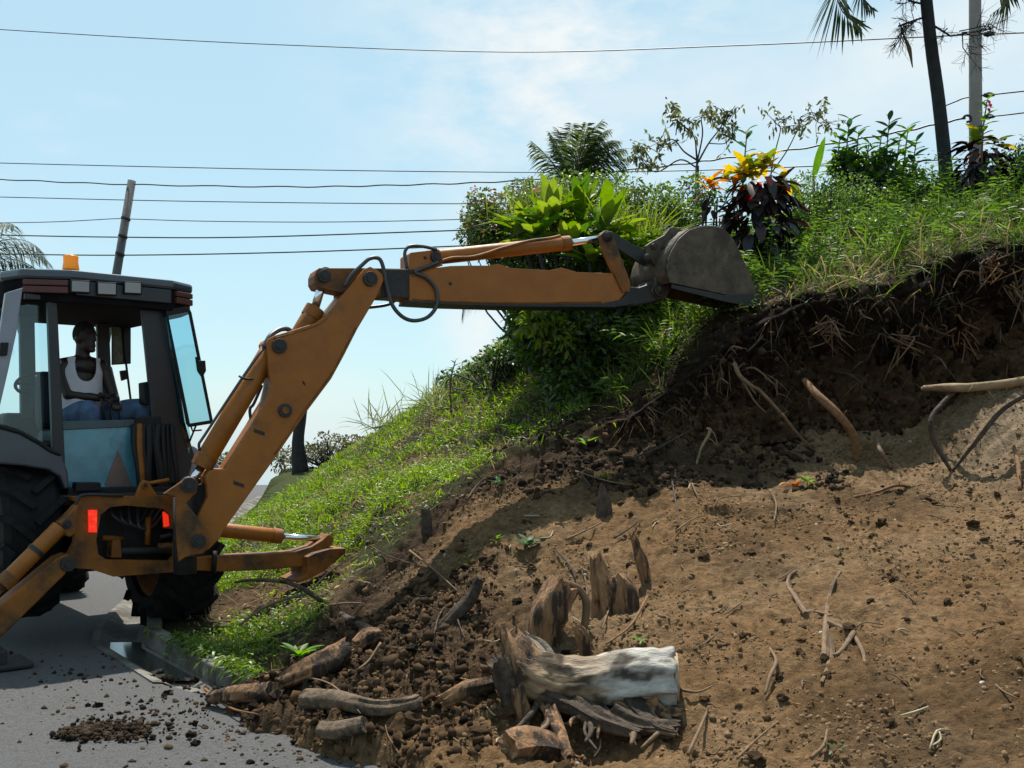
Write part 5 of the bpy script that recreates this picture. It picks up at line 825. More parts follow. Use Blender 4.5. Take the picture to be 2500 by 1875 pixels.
for a in range(nv):
    for b_ in range(nu):
        u = abs((math.degrees(2 * math.pi * (b_ + .5) / nu) + 180) % 360 - 180); zc = z0v + (z1v - z0v) * (a + .5) / nv - chest[2]
        lim = -.03 + .16 * (u / 34) ** 3 if u < 34 else (.2 if u < 62 else (.02 + .10 * ((u - 90) / 28) ** 2 if u < 118 else (.2 if u < 146 else .06)))
        if zc < lim: FF.append((a * nu + b_, a * nu + (b_ + 1) % nu, (a + 1) * nu + (b_ + 1) % nu, (a + 1) * nu + b_))
V_.add(VV, FF)
vo = V_.build('tank_top', M_VEST, ps, True)
J = MB()
for hp, kn, an in legs:
    J.add(*tube_g([hp - unit(kn - hp) * .06, hp * .5 + kn * .5, kn - unit(kn - hp) * .03, kn + Z3 * -.05 + unit(kn - hp) * .02, an], [.108, .098, .083, .078, .072], 18, True, 4, .06))
J.add(*ell(pel - Z3 * .02, T3 * .19, R3 * .15, Z3 * .09)); jo = J.build('jeans', M_JEANS, ps, True); rm = jo.modifiers.new('remesh', 'REMESH'); rm.mode = 'VOXEL'; rm.voxel_size = .012; rm.use_smooth_shade = True
sh_ = MB()
for an in (an_l, an_r): sh_.add(*ell(an + R3 * .07 - Z3 * .03, R3 * .14, T3 * .05, Z3 * .045))
sh_.build('shoes', M_BLACK, ps, True)
hr = MB(); hv, hf = ell(head + Z3 * .032 - fw * .006, fw * .101, sd3 * .078, Z3 * .109); hv = np.array(hv); keep = [q for q in hf if all((hv[i] - head)[2] > .02 + .55 * ((hv[i] - head) @ fw) for i in q)]
hr.add(hv, keep); hr.build('hair', mat('cropped_black_hair', (.008, .007, .007), .8, bump=.5, bscale=120), ps, True)
# ================================================================== earth clods, roots, stumps and twigs
_YS = np.concatenate([np.arange(3.4, 10.2, .02), np.arange(10.2, 16, .08)])
def Gp(px, py, lift=0.0):                                    # where the sight line through a photo pixel meets the ground
    zt, oy_, *_ = terrain((px - 1250) / FPX * _YS, _YS); zt = np.where((zt < 0) & (_YS > 3), np.maximum(zt, 0.0), zt); zr = EYE + (HOR - py) / FPX * _YS; i = int(np.argmax(zt >= zr)) if (zt >= zr).any() else len(_YS) - 1
    p = P(px, py, _YS[i]); p[2] = zt[i] + lift; return p
def ground_z(x, y): return np.maximum(H(x, y), 0.0)
CL_T = [mesh_data('clod', *icob(2, i, .62, .75), M_CLOD, False) for i in range(6)]; CL_D = [mesh_data('clod', *icob(2, i + 20, .66, .8), M_CLODD, False) for i in range(6)]
def clod(p, r, dark, label, group):
    o = bpy.data.objects.new('clod', random.choice(CL_D if dark else CL_T)); link(o); o.location = p; s = r * np.array([random.uniform(.8, 1.3), random.uniform(.8, 1.2), random.uniform(.7, 1.1)]); o.scale = s; o.rotation_euler = (random.uniform(-.4, .4), random.uniform(-.4, .4), random.uniform(0, 6.3)); return tag(o, label, 'clod', group)
road_spots = [(133, 1647, 12), (157, 1651, 7), (101, 1669, 9), (196, 1652, 14), (205, 1660, 12), (374, 1653, 10), (412, 1665, 28), (436, 1660, 8), (477, 1667, 20), (392, 1645, 14), (410, 1697, 18), (402, 1705, 12), (55, 1706, 6), (178, 1715, 7), (313, 1721, 11), (344, 1717, 13), (346, 1731, 14), (214, 1728, 14), (238, 1728, 22), (250, 1738, 10), (141, 1745, 8), (293, 1746, 13), (314, 1743, 8), (348, 1760, 12), (226, 1762, 15), (232, 1750, 8), (215, 1751, 8), (70, 1760, 6), (101, 1768, 7), (384, 1743, 11), (365, 1745, 8), (24, 1786, 6), (260, 1813, 10), (140, 1844, 12), (116, 1857, 7), (305, 1820, 14), (405, 1857, 11), (452, 1856, 8), (460, 1872, 18), (262, 1870, 7), (405, 1772, 10), (420, 1790, 9), (500, 1862, 16), (545, 1872, 14), (610, 1868, 18), (650, 1872, 12), (590, 1850, 12), (660, 1850, 10), (470, 1803, 26), (478, 1822, 24), (462, 1812, 15)]
for x, y, s in road_spots: p = Gp(x, y); clod(p + [0, 0, s * p[1] / FPX * .25], s * p[1] / FPX * .5, True, 'dark earth clod fallen on the grey road', 'clods scattered on the road')
for lab, spots in [('larger dark heap of crumbled earth on the road', [(205, 1795, 42), (180, 1800, 26), (240, 1803, 26)]), ('flatter dark smear of crumbled earth beside the heap on the road', [(285, 1800, 30), (262, 1783, 22), (318, 1805, 18), (330, 1775, 20)])]:
    mb = MB()
    for k, (x, y, s) in enumerate(spots):
        p = Gp(x, y); v, f = icob(3, k + 3 + x, .3, .36 if 'double' not in lab else .8); mb.add(v * s * p[1] / FPX * np.array([1.1, 1.3, .8]) + p + [0, 0, s * p[1] / FPX * .08], f)
    tag(mb.build('earth_heap', M_CLODD, None), lab, 'earth')
x, y = rng.normal(size=(2, 700)); hp = np.vstack([Gp(205, 1797)[None] + np.c_[x * 1.2 + .25 * y, y * 1.0, x * 0][:420] * .05, Gp(290, 1795)[None] + np.c_[x * 1.5, y * 1.2, x * 0][420:] * .085]); hp[:, 2] = .012 + .022 * rng.random(len(hp)) * np.exp(-((np.arange(len(hp)) % 420) * 0.0))
HEAPC = hp
# the crumbly left flank of the spoil
k_ = 0
def lowmask(x, y): z, oy_, t, s, b = terrain(x, y); return z, (t < -.10) & (b > .5)
x = rng.uniform(-1.9, 4.2, 4200); y = rng.uniform(4.0, 8.6, 4200); z, okm = lowmask(x, y); w_ = .12 + 1.1 * np.exp(-((x + .8) / .9) ** 2 - ((y - 5.7) / 1.1) ** 2) + .5 * np.exp(-((y - 8.2) / .4) ** 2) * (x < 2.3); keep = okm & (rng.random(len(x)) < w_ * .6) & ((x / y) > -.55) & ((x / y) < .55)
P_ = np.c_[x, y, z][keep][:270]
for p in P_:
    dkk = (abs(p[0] + .8) < 1.1 and p[1] > 5) or p[1] > 7.9; r = random.choice([.018, .022, .03, .03, .042]) * (.95 if p[0] < .3 else .85); lab_, grp_ = ('earth clod on the lumpy left flank of the spoil heap', 'clods on the left flank') if p[0] < .15 else (('earth clod in the dark topsoil at the foot of the cut', 'clods at the foot of the cut') if p[1] > 7.75 else ('earth clod on the bare sunlit slope of the spoil heap', 'clods on the bare slope')); clod(p + [0, 0, r * .2], r, dkk and random.random() < .6, lab_, grp_)
# crumbs
def crumbs(name, label, pts, r, colors, seed=0):
    n = len(pts); bm = bmesh.new(); bmesh.ops.create_icosphere(bm, subdivisions=1, radius=1); bv = np.array([v.co[:] for v in bm.verts]); bf = np.array([[v.index for v in f.verts] for f in bm.faces]); bm.free()
    Q_ = np.linalg.qr(rng.normal(size=(n, 3, 3)))[0]; V = bv[None] * (1 + .30 * rng.normal(size=(n, len(bv), 1)).clip(-2, 2)) * r[:, None, None] * rng.uniform(.5, 1.45, (n, 1, 3)); V = np.sign(V) * np.abs(V) ** .8 * (r[:, None, None] ** .2); V = np.einsum('nij,nkj->nki', Q_, V) + pts[:, None]; F = (bf[None] + (np.arange(n) * len(bv))[:, None, None]).reshape(-1, 3)
    return tag(obj(name, V.reshape(-1, 3), F, mat('crumbled_earth', (1, 1, 1), .97, var=.3, vscale=30, attr=True, spec=.08), None, False, np.repeat(colors, len(bv), 0)), label, 'earth', kind='stuff')
x = rng.uniform(-2.1, 4.8, 80000); y = rng.uniform(3.7, 8.9, 80000); z, okm = lowmask(x, y); cl = fbm(np.c_[x, y, z * 0] * 1.4 + 5, 3); okm &= (x / y > -.6) & (x / y < .75) & (rng.random(len(x)) < np.clip(.35 + 1.5 * cl, .04, 1)); p = np.c_[x, y, z][okm]; n = len(p); r = .003 + .013 * rng.random(n) ** 3.4 + .006 * (p[:, 0] < 0) * rng.random(n) ** 2
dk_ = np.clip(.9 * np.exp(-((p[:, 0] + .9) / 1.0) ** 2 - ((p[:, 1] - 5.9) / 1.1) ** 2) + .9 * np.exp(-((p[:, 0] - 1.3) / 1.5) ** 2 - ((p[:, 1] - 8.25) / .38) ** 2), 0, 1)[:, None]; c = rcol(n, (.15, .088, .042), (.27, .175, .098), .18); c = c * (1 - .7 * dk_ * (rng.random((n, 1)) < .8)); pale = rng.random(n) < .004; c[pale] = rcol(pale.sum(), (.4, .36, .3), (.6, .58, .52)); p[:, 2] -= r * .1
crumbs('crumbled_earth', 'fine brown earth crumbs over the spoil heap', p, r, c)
crumbs('heap_crumbs', 'dark crumbs covering the small earth heaps on the road', HEAPC, .006 + .012 * rng.random(len(HEAPC)) ** 2, rcol(len(HEAPC), (.02, .015, .011), (.075, .05, .032), .3))
x = rng.uniform(-4, -.6, 9000); y = rng.uniform(4.5, 7.2, 9000); bx = bankX(y); d = bx - x; okm = (d > -.1) & (d < 2.6) & (rng.random(len(x)) < .55 * np.exp(-np.clip(d, 0, 9) / .33) + .035) & ~((y > 6.25) & (d < .5)); p = np.c_[x, y, np.full(len(x), .006)][okm]; n = len(p); r = .004 + .013 * rng.random(n) ** 3
crumbs('road_grit', 'dark grit and crumbs strewn over the road edge', p, r, rcol(n, (.03, .024, .018), (.13, .085, .05), .25))
x = rng.uniform(-1.9, -.1, 6500); y = rng.uniform(4.5, 7.0, 6500); z, okm = lowmask(x, y); p = np.c_[x, y, z][okm]; n = len(p); r = .004 + .030 * rng.random(n) ** 5; p[:, 2] += r * .05
crumbs('loose_clods', 'loose dark brown clods on the left flank of the spoil', p, r, rcol(n, (.028, .018, .012), (.12, .07, .036), .35))
x = rng.uniform(-.2, 2.7, 5200); y = rng.uniform(7.8, 9.6, 5200); z, oy_, t, s, b = terrain(x, y); okm = (t < .7) & (fbm(np.c_[x, y, z] * 2 + 3, 2) > -.12); p = np.c_[x, y + oy_, z][okm]; n = len(p); r = .005 + .036 * rng.random(n) ** 4.5; p[:, 2] += r * .05
crumbs('loose_topsoil', 'loose black topsoil lumps at the foot of the cut', p, r, rcol(n, (.018, .013, .010), (.09, .055, .032), .35))
fp = np.array([face_pt(a, b) for a, b in zip(rng.uniform(1.0, 5.6, 2600), rng.random(2600) ** 1.3 * .93)]); n = len(fp); r = .006 + .034 * rng.random(n) ** 4
crumbs('face_lumps', 'lumps of soil sticking out of the cut face', fp, r, rcol(n, (.016, .011, .008), (.085, .05, .028), .35))
Lr = Leaves()
for k in range(420):
    a, v_ = rng.uniform(1.0, 5.6), 1 - rng.random() ** 1.6 * .75; p0 = face_pt(a, min(v_, .93)) - [0, .02, 0]; Lr.add(p0, unit(rng.normal(size=3) * [.7, .3, .4] + [0, -.25, -.6]), rdir(1, .2), rng.uniform(.06, .32), rng.uniform(.004, .009), rcol(1, (.10, .065, .035), (.26, .18, .10), .2), rng.uniform(.1, .6))
tag(Lr.build('rootlets', M_BLADE), 'fine rootlets hanging from the cut face', 'roots', kind='stuff')
# wood ---------------------------------------------------------------
def wood_g(pts, radii, n=32, jag0=.0, jag1=.0, groove=.16, flat=1.0, sm=6, seed=0):
    p = catmull(pts, sm); r = np.interp(np.linspace(0, 1, len(p)), np.linspace(0, 1, len(radii)), radii); d = unit(np.gradient(p, axis=0)); u = np.array([0, 0, 1.0]) if abs(d[0][2]) < .8 else np.array([0, 1.0, 0]); V = []; a = np.arange(n) * 2 * math.pi / n; m = len(p)
    s_ = np.r_[0, np.cumsum(np.linalg.norm(np.diff(p, axis=0), axis=1))]
    for i in range(m):
        s = unit(np.cross(d[i], u)); u = unit(np.cross(s, d[i])); q = np.c_[np.cos(a) * 1.6 + seed, np.sin(a) * 1.6, np.full(n, s_[i] * 2.2)]; q2 = np.c_[np.cos(a) * 4.5 + seed, np.sin(a) * 4.5, np.full(n, s_[i] * 3.5)]; q3 = np.c_[np.cos(a) * 2 + seed, np.sin(a) * 2, np.full(n, s_[i] * 14)]
        rr = r[i] * (1 + groove * 1.6 * noise(q) + groove * 1.1 * noise(q2) + groove * .5 * noise(q3)); ring = p[i] + np.outer(np.cos(a) * rr, s) + np.outer(np.sin(a) * rr * flat, u)
        jn = noise(np.c_[np.cos(a) * 2.3 + seed, np.sin(a) * 2.3, np.full(n, 3.3)]) + .6 * noise(np.c_[np.cos(a) * 6 + seed, np.sin(a) * 6, np.full(n, 1.3)])
        if jag1: ring += np.outer(jn * jag1 * sstep(m * .6, m - 1, float(i)), d[i])
        if jag0: ring += np.outer(jn * jag0 * sstep(m * .4, 0, float(i)), d[i])
        V.append(ring)
    V.append((p[0] - d[0] * 0 + d[0] * abs(jag0) * .5)[None]); V.append((p[-1] - d[-1] * abs(jag1) * .5)[None]); V = np.vstack(V); F = []
    for i in range(m - 1):
        for k in range(n): A, B = i * n + k, i * n + (k + 1) % n; F.append([A, B, B + n, A + n])
    for k in range(n): F.append([m * n, (k + 1) % n, k]); F.append([m * n + 1, (m - 1) * n + k, (m - 1) * n + (k + 1) % n])
    return V, F
def wood(name, label, cat, pts, radii, m, jag0=0, jag1=0, groove=.16, group=None, seed=None, parent=None, **k):
    v, f = wood_g(pts, radii, jag0=jag0, jag1=jag1, groove=groove, seed=random.uniform(0, 50) if seed is None else seed, **k); o = obj(name, v, f, m, parent, True); sp = o.modifiers.new('edge', 'EDGE_SPLIT'); sp.split_angle = R_(48)
    return tag(o, label, cat, group) if parent is None else o
def gz(px, py, lift): return Gp(px, py, lift)
# bleached log with its roots
lg = thing('fallen_log', 'bleached grey log with splintered end on the spoil heap, foreground', 'log', Gp(1450, 1730)); Yg = 4.95
v, f = wood_g([P(1265, 1625, Yg), P(1310, 1655, Yg), P(1370, 1672, Yg), P(1450, 1668, Yg - .02), P(1550, 1655, Yg - .04), P(1648, 1656, Yg - .06)], [.10, .13, .128, .118, .128, .142], 48, .10, .03, .24, 1.0, 12, 4.2)
a_ = sstep(.25, .62, v[:, 0] + .25 * fbm(v * 6, 3))[:, None]; lc_ = np.array((.30, .205, .125)) * (1 - a_) + np.array((.40, .37, .33)) * a_; rot = sstep(-.04, .24, fbm(v * np.array([4, 7, 7]) + 21, 4, .6))[:, None]; lc_ = lc_ * (1 - .88 * rot) + np.array((.035, .027, .02)) * .88 * rot; dus = sstep(.0, .3, fbm(v * 5 + 61, 3))[:, None] * (1 - rot); lc_ = lc_ * (1 - .8 * dus) + np.array((.24, .155, .085)) * .8 * dus
obj('trunk', v, f, mat('weathered_log', (1, 1, 1), .85, var=.4, vscale=14, bump=1.0, bscale=18, attr=True, spec=.2, stretch=(.5, 1.5, 1.5), alb=.9), lg, True, lc_)
v, f = disc_g(P(1650, 1656, Yg - .06), unit(P(1650, 1656, Yg - .06) - P(1550, 1655, Yg - .04)), .125, .02, 24); obj('sawn_end', v, f, mat('sawn_wood', (.50, .36, .22), .8, var=.2, vscale=20, bump=.4), lg, bevel=.004)
wood('splintered_end', None, None, [P(1290, 1650, Yg), P(1262, 1590, Yg + .02), P(1245, 1540, Yg + .05)], [.12, .085, .05], M_STUMP, 0, .14, .3, parent=lg, n=22); wood('splintered_end', None, None, [P(1320, 1640, Yg + .05), P(1310, 1590, Yg + .08), P(1285, 1560, Yg + .1)], [.10, .06, .03], M_LOGGREY, 0, .10, .3, parent=lg)
wood('broken_limb', None, None, [P(1215, 1610, Yg - .06), P(1240, 1660, Yg - .06), P(1262, 1740, Yg - .08), P(1290, 1790, Yg - .1)], [.055, .065, .05, .035], M_LOGDARK, .05, .03, .2, parent=lg); wood('bark_flap', None, None, [P(1262, 1680, Yg - .16), P(1272, 1730, Yg - .17), P(1296, 1780, Yg - .17)], [.03, .045, .02], M_STUMP, .04, .03, .25, parent=lg, flat=.35)
for pts, r, m_ in [([(1330, 1700), (1395, 1728), (1462, 1748)], [.05, .038, .02], 0), ([(1540, 1715), (1565, 1750), (1610, 1780), (1650, 1790)], [.06, .045, .035, .02], 0), ([(1345, 1735), (1365, 1790), (1390, 1850)], [.04, .032, .018], 2), ([(1500, 1745), (1570, 1772), (1660, 1768)], [.055, .042, .028], 0), ([(1590, 1720), (1620, 1740), (1690, 1745)], [.05, .035, .02], 2), ([(1400, 1720), (1470, 1760), (1560, 1790)], [.055, .05, .03], 0)]:
    wood('root_stub', None, None, [P(x, y, Yg - .10 - .0028 * max(0, y - 1710)) for x, y in pts], r, [M_LOGDARK, M_LOGGREY, M_STUMP][m_], .03, .05, .34, parent=lg)
for k in range(16):
    x0, y0 = rng.uniform(1310, 1640), rng.uniform(1700, 1730); pts = [(x0, y0)]
    for _ in range(3): pts.append((pts[-1][0] + rng.normal() * 34, pts[-1][1] + rng.uniform(18, 42)))
    tube('side_root', [P(x, y, Yg - .10 - .0028 * max(0, y - 1710) - .02 * rng.random()) for x, y in pts], np.array([.020, .017, .013, .006]) * rng.uniform(.6, 1.3), random.choice([M_LOGDARK, M_LOGDARK, M_STUMP, M_TWIG]), lg, 8, 5, .4)
wood('fallen_log', 'dark reddish log end jutting right beneath the bleached log', 'log', [P(1590, 1760, 4.95), P(1660, 1745, 4.95), P(1740, 1725, 4.98)], [.09, .08, .055], M_STUMP, .03, .08, .25)
# stumps standing in the spoil
def stump(label, pts, radii, m=M_STUMP, jag=.08, groove=.36, name='stump', **k):
    b = Gp(*pts[0]); Yb = b[1]; pp = [b - [0, 0, .08]] + [P(x, y, Yb + (q[0] if q else 0)) for x, y, *q in pts[1:]]; return wood(name, label, 'stump', pp, radii, m, 0, jag, groove, **k)
stump('thick peeling brown stump leaning right behind the bleached log', [(1325, 1575), (1335, 1500, 0), (1375, 1425, .03)], [.10, .115, .085], jag=.06, n=26); stump('forked brown stump standing upright above the log', [(1480, 1490), (1470, 1430), (1455, 1362)], [.10, .075, .035], jag=.10, n=24); stump('squat brown stump base right of the forked stump', [(1520, 1490), (1510, 1440), (1495, 1405)], [.10, .09, .05], jag=.05)
stump('split upright wood slab high on the spoil', [(1585, 1420), (1565, 1370), (1548, 1318)], [.03, .045, .015], jag=.14, groove=.35, flat=.5); stump('thin upright splinter beside the split slab', [(1585, 1425), (1565, 1360), (1555, 1315)], [.022, .018, .008], jag=.06)
stump('bent grey-brown branch stub leaning up on the left flank', [(1060, 1535), (1115, 1500), (1150, 1460), (1172, 1412)], [.05, .048, .042, .03], m=M_LOGDARK, jag=.02, groove=.12); stump('dark ragged stub with green sprout near the crest', [(1475, 1260), (1475, 1225), (1470, 1185)], [.06, .045, .02], m=M_LOGDARK, jag=.06); stump('small charred post stub at the turf edge', [(1042, 1292), (1041, 1262), (1038, 1240)], [.045, .04, .034], m=M_LOGDARK, jag=.02, groove=.1)
stump('reddish splinter behind the bleached log', [(1440, 1590), (1420, 1550), (1400, 1525)], [.03, .035, .015], jag=.08); stump('tan root loop stub between the two stumps', [(1420, 1540), (1432, 1480), (1415, 1440), (1390, 1425)], [.022, .024, .02, .015], m=M_TWIG, jag=.01, groove=.08)
# logs at the foot of the spoil
def lying(label, pts, radii, m=M_LOGDARK, jag=.03, groove=.18, lift=.04, name='fallen_log', cat='log', **k): return wood(name, label, cat, [Gp(x, y, lift) for x, y in pts], radii, m, jag, jag, groove, **k)
lying('peeling reddish log lying toward the kerb on the spoil edge', [(690, 1700), (760, 1668), (810, 1640), (850, 1610)], [.045, .06, .075, .05], M_STUMP, .06, .3, .06, n=24); lying('dusty brown log end lying on the road edge', [(510, 1725), (580, 1715), (650, 1712), (670, 1708)], [.035, .05, .055, .045], M_STUMP, .03, .25, .05, n=24); lying('curved smooth brown branch below the peeling log', [(745, 1745), (830, 1735), (920, 1762), (1000, 1745), (1020, 1730)], [.05, .05, .042, .04, .03], M_LOGBROWN, .03, .20, .045, n=28)
lying('short sawn log end near the bottom edge', [(788, 1815), (830, 1812), (890, 1808)], [.042, .044, .04], M_LOGBROWN, .012, .16, .04, n=26); lying('splintered pale wood chunk on the flank, right of the green tuft', [(870, 1600), (900, 1580), (930, 1570)], [.04, .06, .035], M_STUMP, .05, .3, .05); lying('fibrous orange-brown root chunk left of the bleached log', [(1080, 1740), (1140, 1720), (1210, 1705)], [.04, .05, .03], M_STUMP, .06, .35, .05); lying('reddish half-buried block of wood below the log', [(1240, 1850), (1290, 1840), (1350, 1850)], [.07, .085, .07], M_STUMP, .03, .22, .03, n=24)
M_ROOTD = mat('dark_root', (.075, .05, .033), .9, var=.5, vscale=14, bump=.8, bscale=30)
# roots out of the cut
def root(label, pts, radii, m=M_ROOT, n=12, name='root', out=0.0):
    pts = np.array(pts); radii = np.interp(np.linspace(0, 1, len(pts)), np.linspace(0, 1, len(radii)), radii) * .78; pts[1:-1] += rng.normal(size=(len(pts) - 2, 3)) * .012
    t = thing(name, label, 'root', [pts[:, 0].mean(), pts[:, 1].mean(), pts[:, 2].min()]); v, f = wood_g(pts, radii, 12, .01, .02, .22, 1.0, 7, random.uniform(0, 60)); obj('root_bark', v, f, m, t, True); mb = MB(); q = catmull(pts, 7)
    for k in range(5 + int(4 * np.linalg.norm(pts[-1] - pts[0]))):
        i = rng.integers(1, len(q) - 1); d = unit(rng.normal(size=3) + [0, -.4, -.3]); l = rng.uniform(.04, .16); mb.add(*tube_g([q[i], q[i] + d * l * .5 + rng.normal(size=3) * .01, q[i] + d * l + [0, 0, -l * .25]], [.0045, .0035, .0015], 4, True, 3))
    mb.build('rootlet', m, t, True)['kind'] = 'stuff'; return t
def RP(px, py, out): p = Gp(px, py); Yb = p[1] - out; return P(px, py, Yb)
Yr1 = Gp(2085, 1120)[1] - .05
root('thick orange-brown root arching down at the middle of the cut', [P(1964, 928, Yr1 + .30), P(2000, 962, Yr1 + .1), P(2045, 1010, Yr1), P(2080, 1065, Yr1), P(2090, 1125, Yr1 + .05)], [.034, .045, .05, .048, .04]); Yr2 = Gp(1980, 1105)[1]
root('long thin crooked root hanging in the left part of the cut', [P(1793, 888, Yr2 + .1), P(1803, 920, Yr2), P(1830, 943, Yr2 - .05), P(1868, 955, Yr2 - .08), P(1905, 1010, Yr2 - .1), P(1950, 1060, Yr2 - .05), P(1988, 1100, Yr2)], [.028, .024, .022, .02, .018, .015, .01], M_TWIG)
Yr3 = Gp(2330, 1075)[1] - .15
root('thick pale root lying level at the right of the cut', [P(2255, 948, Yr3 + .35), P(2310, 945, Yr3), P(2370, 942, Yr3 - .1), P(2440, 938, Yr3 - .15), P(2530, 930, Yr3 - .15), P(2640, 935, Yr3 + .05), P(2760, 950, Yr3 + .45)], [.03, .048, .044, .05, .042], mat('pale_root', (.36, .24, .13), .8, var=.3, vscale=9, bump=.5)); root('looping dark root curving down under the pale level root', [P(2330, 955, Yr3), P(2295, 985, Yr3 - .1), P(2275, 1030, Yr3 - .15), P(2285, 1085, Yr3 - .15), P(2322, 1150, Yr3 - .2)], [.022, .025, .025, .024, .014], M_ROOTD); root('dark root slanting from the right edge down to the loop', [P(2520, 955, Yr3 - .2), P(2450, 1000, Yr3 - .25), P(2390, 1070, Yr3 - .28), P(2325, 1150, Yr3 - .22)], [.02, .024, .024, .014], M_ROOTD)
root('thin curled root ring above the pale level root', [RP(2245, 940, .1), RP(2280, 935, .15), RP(2292, 900, .15), RP(2275, 868, .1), RP(2250, 870, .05)], [.012, .013, .012, .010, .008], M_TWIG)
stump_f = [('shaggy tan root lump in the dark cut, right', (2330, 845), (2345, 880), (2355, 920), [.03, .07, .03]), ('shaggy reddish root lump in the dark cut, left of the tan one', (2245, 890), (2265, 868), (2288, 850), [.02, .045, .02]), ('small frayed root end in the middle of the dark cut', (1972, 885), (1988, 880), (2005, 878), [.02, .035, .015])]
for lab, a, b_, c_, r in stump_f: wood('root_lump', lab, 'root', [RP(*a, .15), RP(*b_, .2), RP(*c_, .2)], r, M_ROOT, .04, .04, .4)
for k in range(22):
    a0 = rng.uniform(2.0, 5.0) if k > 6 else rng.uniform(1.1, 2.2); p0 = face_pt(a0, rng.uniform(.35, .92)); d = unit(np.array([rng.normal() * .8, -.6, rng.normal() * .35 - .15])); l = rng.uniform(.12, .42); q1 = p0 + d * l * .5 + rng.normal(size=3) * .03; root('short torn root sticking out of the dark cut face', [p0 + [0, .06, 0], p0 - [0, .02, 0], q1, p0 + d * l + [0, 0, -l * .25]], [.016, .015, .012, .007], random.choice([M_ROOT, M_TWIG, M_ROOTD]))['group'] = 'torn roots in the cut face'
for k in range(5):
    a0 = [3.55, 4.35, 4.6, 4.15, 2.9][k]; p0 = face_pt(a0, [.62, .88, .7, .5, .75][k]); t_ = thing('root_tangle', ['frayed root tangle above the curled ring', 'frayed root tangle under the lip at the far right', 'frayed root tangle right of the tan lump', 'frayed root tangle just over the pale level root', 'frayed root tangle high in the middle of the cut'][k], 'roots', p0)
    mb = MB(); [mb.add(*tube_g([p0 + rng.normal(size=3) * .02, p0 + [0, -.08, 0] + rng.normal(size=3) * .07, p0 + [0, -.12, -.05] + rng.normal(size=3) * .13], [.010, .008, .003], 6, True, 4, .2)) for _ in range(16)]; mb.build('root_strands', M_ROOT if k % 2 else M_TWIG, t_, True)['kind'] = 'stuff'
root('thin upright stake standing below the thick root', [Gp(2130, 1075) - [0, 0, .0] + [0, -.1, .05], P(2150, 1100, Gp(2175, 1140)[1]), Gp(2178, 1145)], [.018, .024, .02], M_TWIG); root('orange twig root on the sandy slope at the right edge', [Gp(2475, 1130) + [0, 0, .1], Gp(2482, 1160) + [0, -.03, .06], Gp(2490, 1200)], [.02, .024, .018]); root('bowed root arching over the dark topsoil at the crest', [Gp(2080, 1215), P(2130, 1198, 7.7), P(2190, 1186, 7.75), P(2240, 1195, 7.8), Gp(2270, 1210)], [.010, .015, .016, .013, .008]); root('pale forked root hanging on the left bank of the cut', [P(1725, 1045, 8.3), P(1735, 1060, 8.3), P(1715, 1100, 8.3), P(1700, 1150, 8.25), Gp(1680, 1200)], [.014, .016, .014, .012, .008], mat('pale_root', (1, 1, 1)))
root('pale stick lying across the left part of the cut', [RP(1785, 1024, .1), RP(1840, 1018, .15), RP(1900, 1016, .15)], [.012, .014, .010], M_TWIG); root('long grey stick leaning on the dark slope left of the cut', [Gp(1505, 1140, .02), P(1600, 1100, 8.35), Gp(1695, 1062, .05)], [.012, .012, .009], M_LOGDARK)
for lab, pts in [('ragged root tangle sticking from the lip at the right edge', [(2410, 632), (2450, 645), (2500, 652)]), ('second ragged root below the lip at the right edge', [(2460, 672), (2490, 664), (2530, 655)]), ('thin pale root across the upper cut', [(2110, 782), (2160, 764), (2220, 756), (2290, 744)]), ('thin slanting root in the upper right of the cut', [(2230, 830), (2250, 800), (2275, 770)]), ('short root stub right of the frayed root', [(2135, 905), (2150, 895), (2168, 886)]), ('short root stub at the far right of the cut', [(2465, 905), (2490, 912), (2520, 920)])]: root(lab, [RP(x, y, .18) for x, y in pts], [.012, .014, .009], M_ROOT if 'ragged' in lab else M_TWIG)
# branching root crown half buried on the right of the heap
rc_ = thing('uprooted_root', 'half-buried tan root tangle with spidery arms on the right of the heap', 'root', Gp(2015, 1540)); Yk = Gp(2020, 1560)[1]
for pts, r in [([(1965, 1500), (1940, 1460), (1925, 1430), (1930, 1405), (1945, 1395)], .02), ([(2018, 1600), (2020, 1530), (2022, 1460), (2035, 1420), (2050, 1395)], .022), ([(2022, 1525), (2060, 1535), (2085, 1550), (2100, 1590), (2110, 1620)], .022), ([(2020, 1560), (2030, 1600), (2015, 1640), (2008, 1670)], .02), ([(1965, 1500), (1985, 1490), (2020, 1500)], .024), ([(2085, 1550), (2050, 1590), (2025, 1600)], .018)]:
    wood('root_arm', None, None, [P(x, y, Gp(x, y)[1] - .025) + rng.normal(size=3) * .006 for x, y in pts], np.linspace(r * .85, r * .35, len(pts)), M_TWIG, .01, .01, .25, parent=rc_)
tag(tube('twig', [Gp(1880, 1600, .02), Gp(1895, 1640, .04), Gp(1880, 1680, .05), Gp(1868, 1705, .02)], [.006, .010, .010, .006], M_TWIG, None, 8, 5), 'curved dry twig left of the root crown', 'twig', 'twigs')
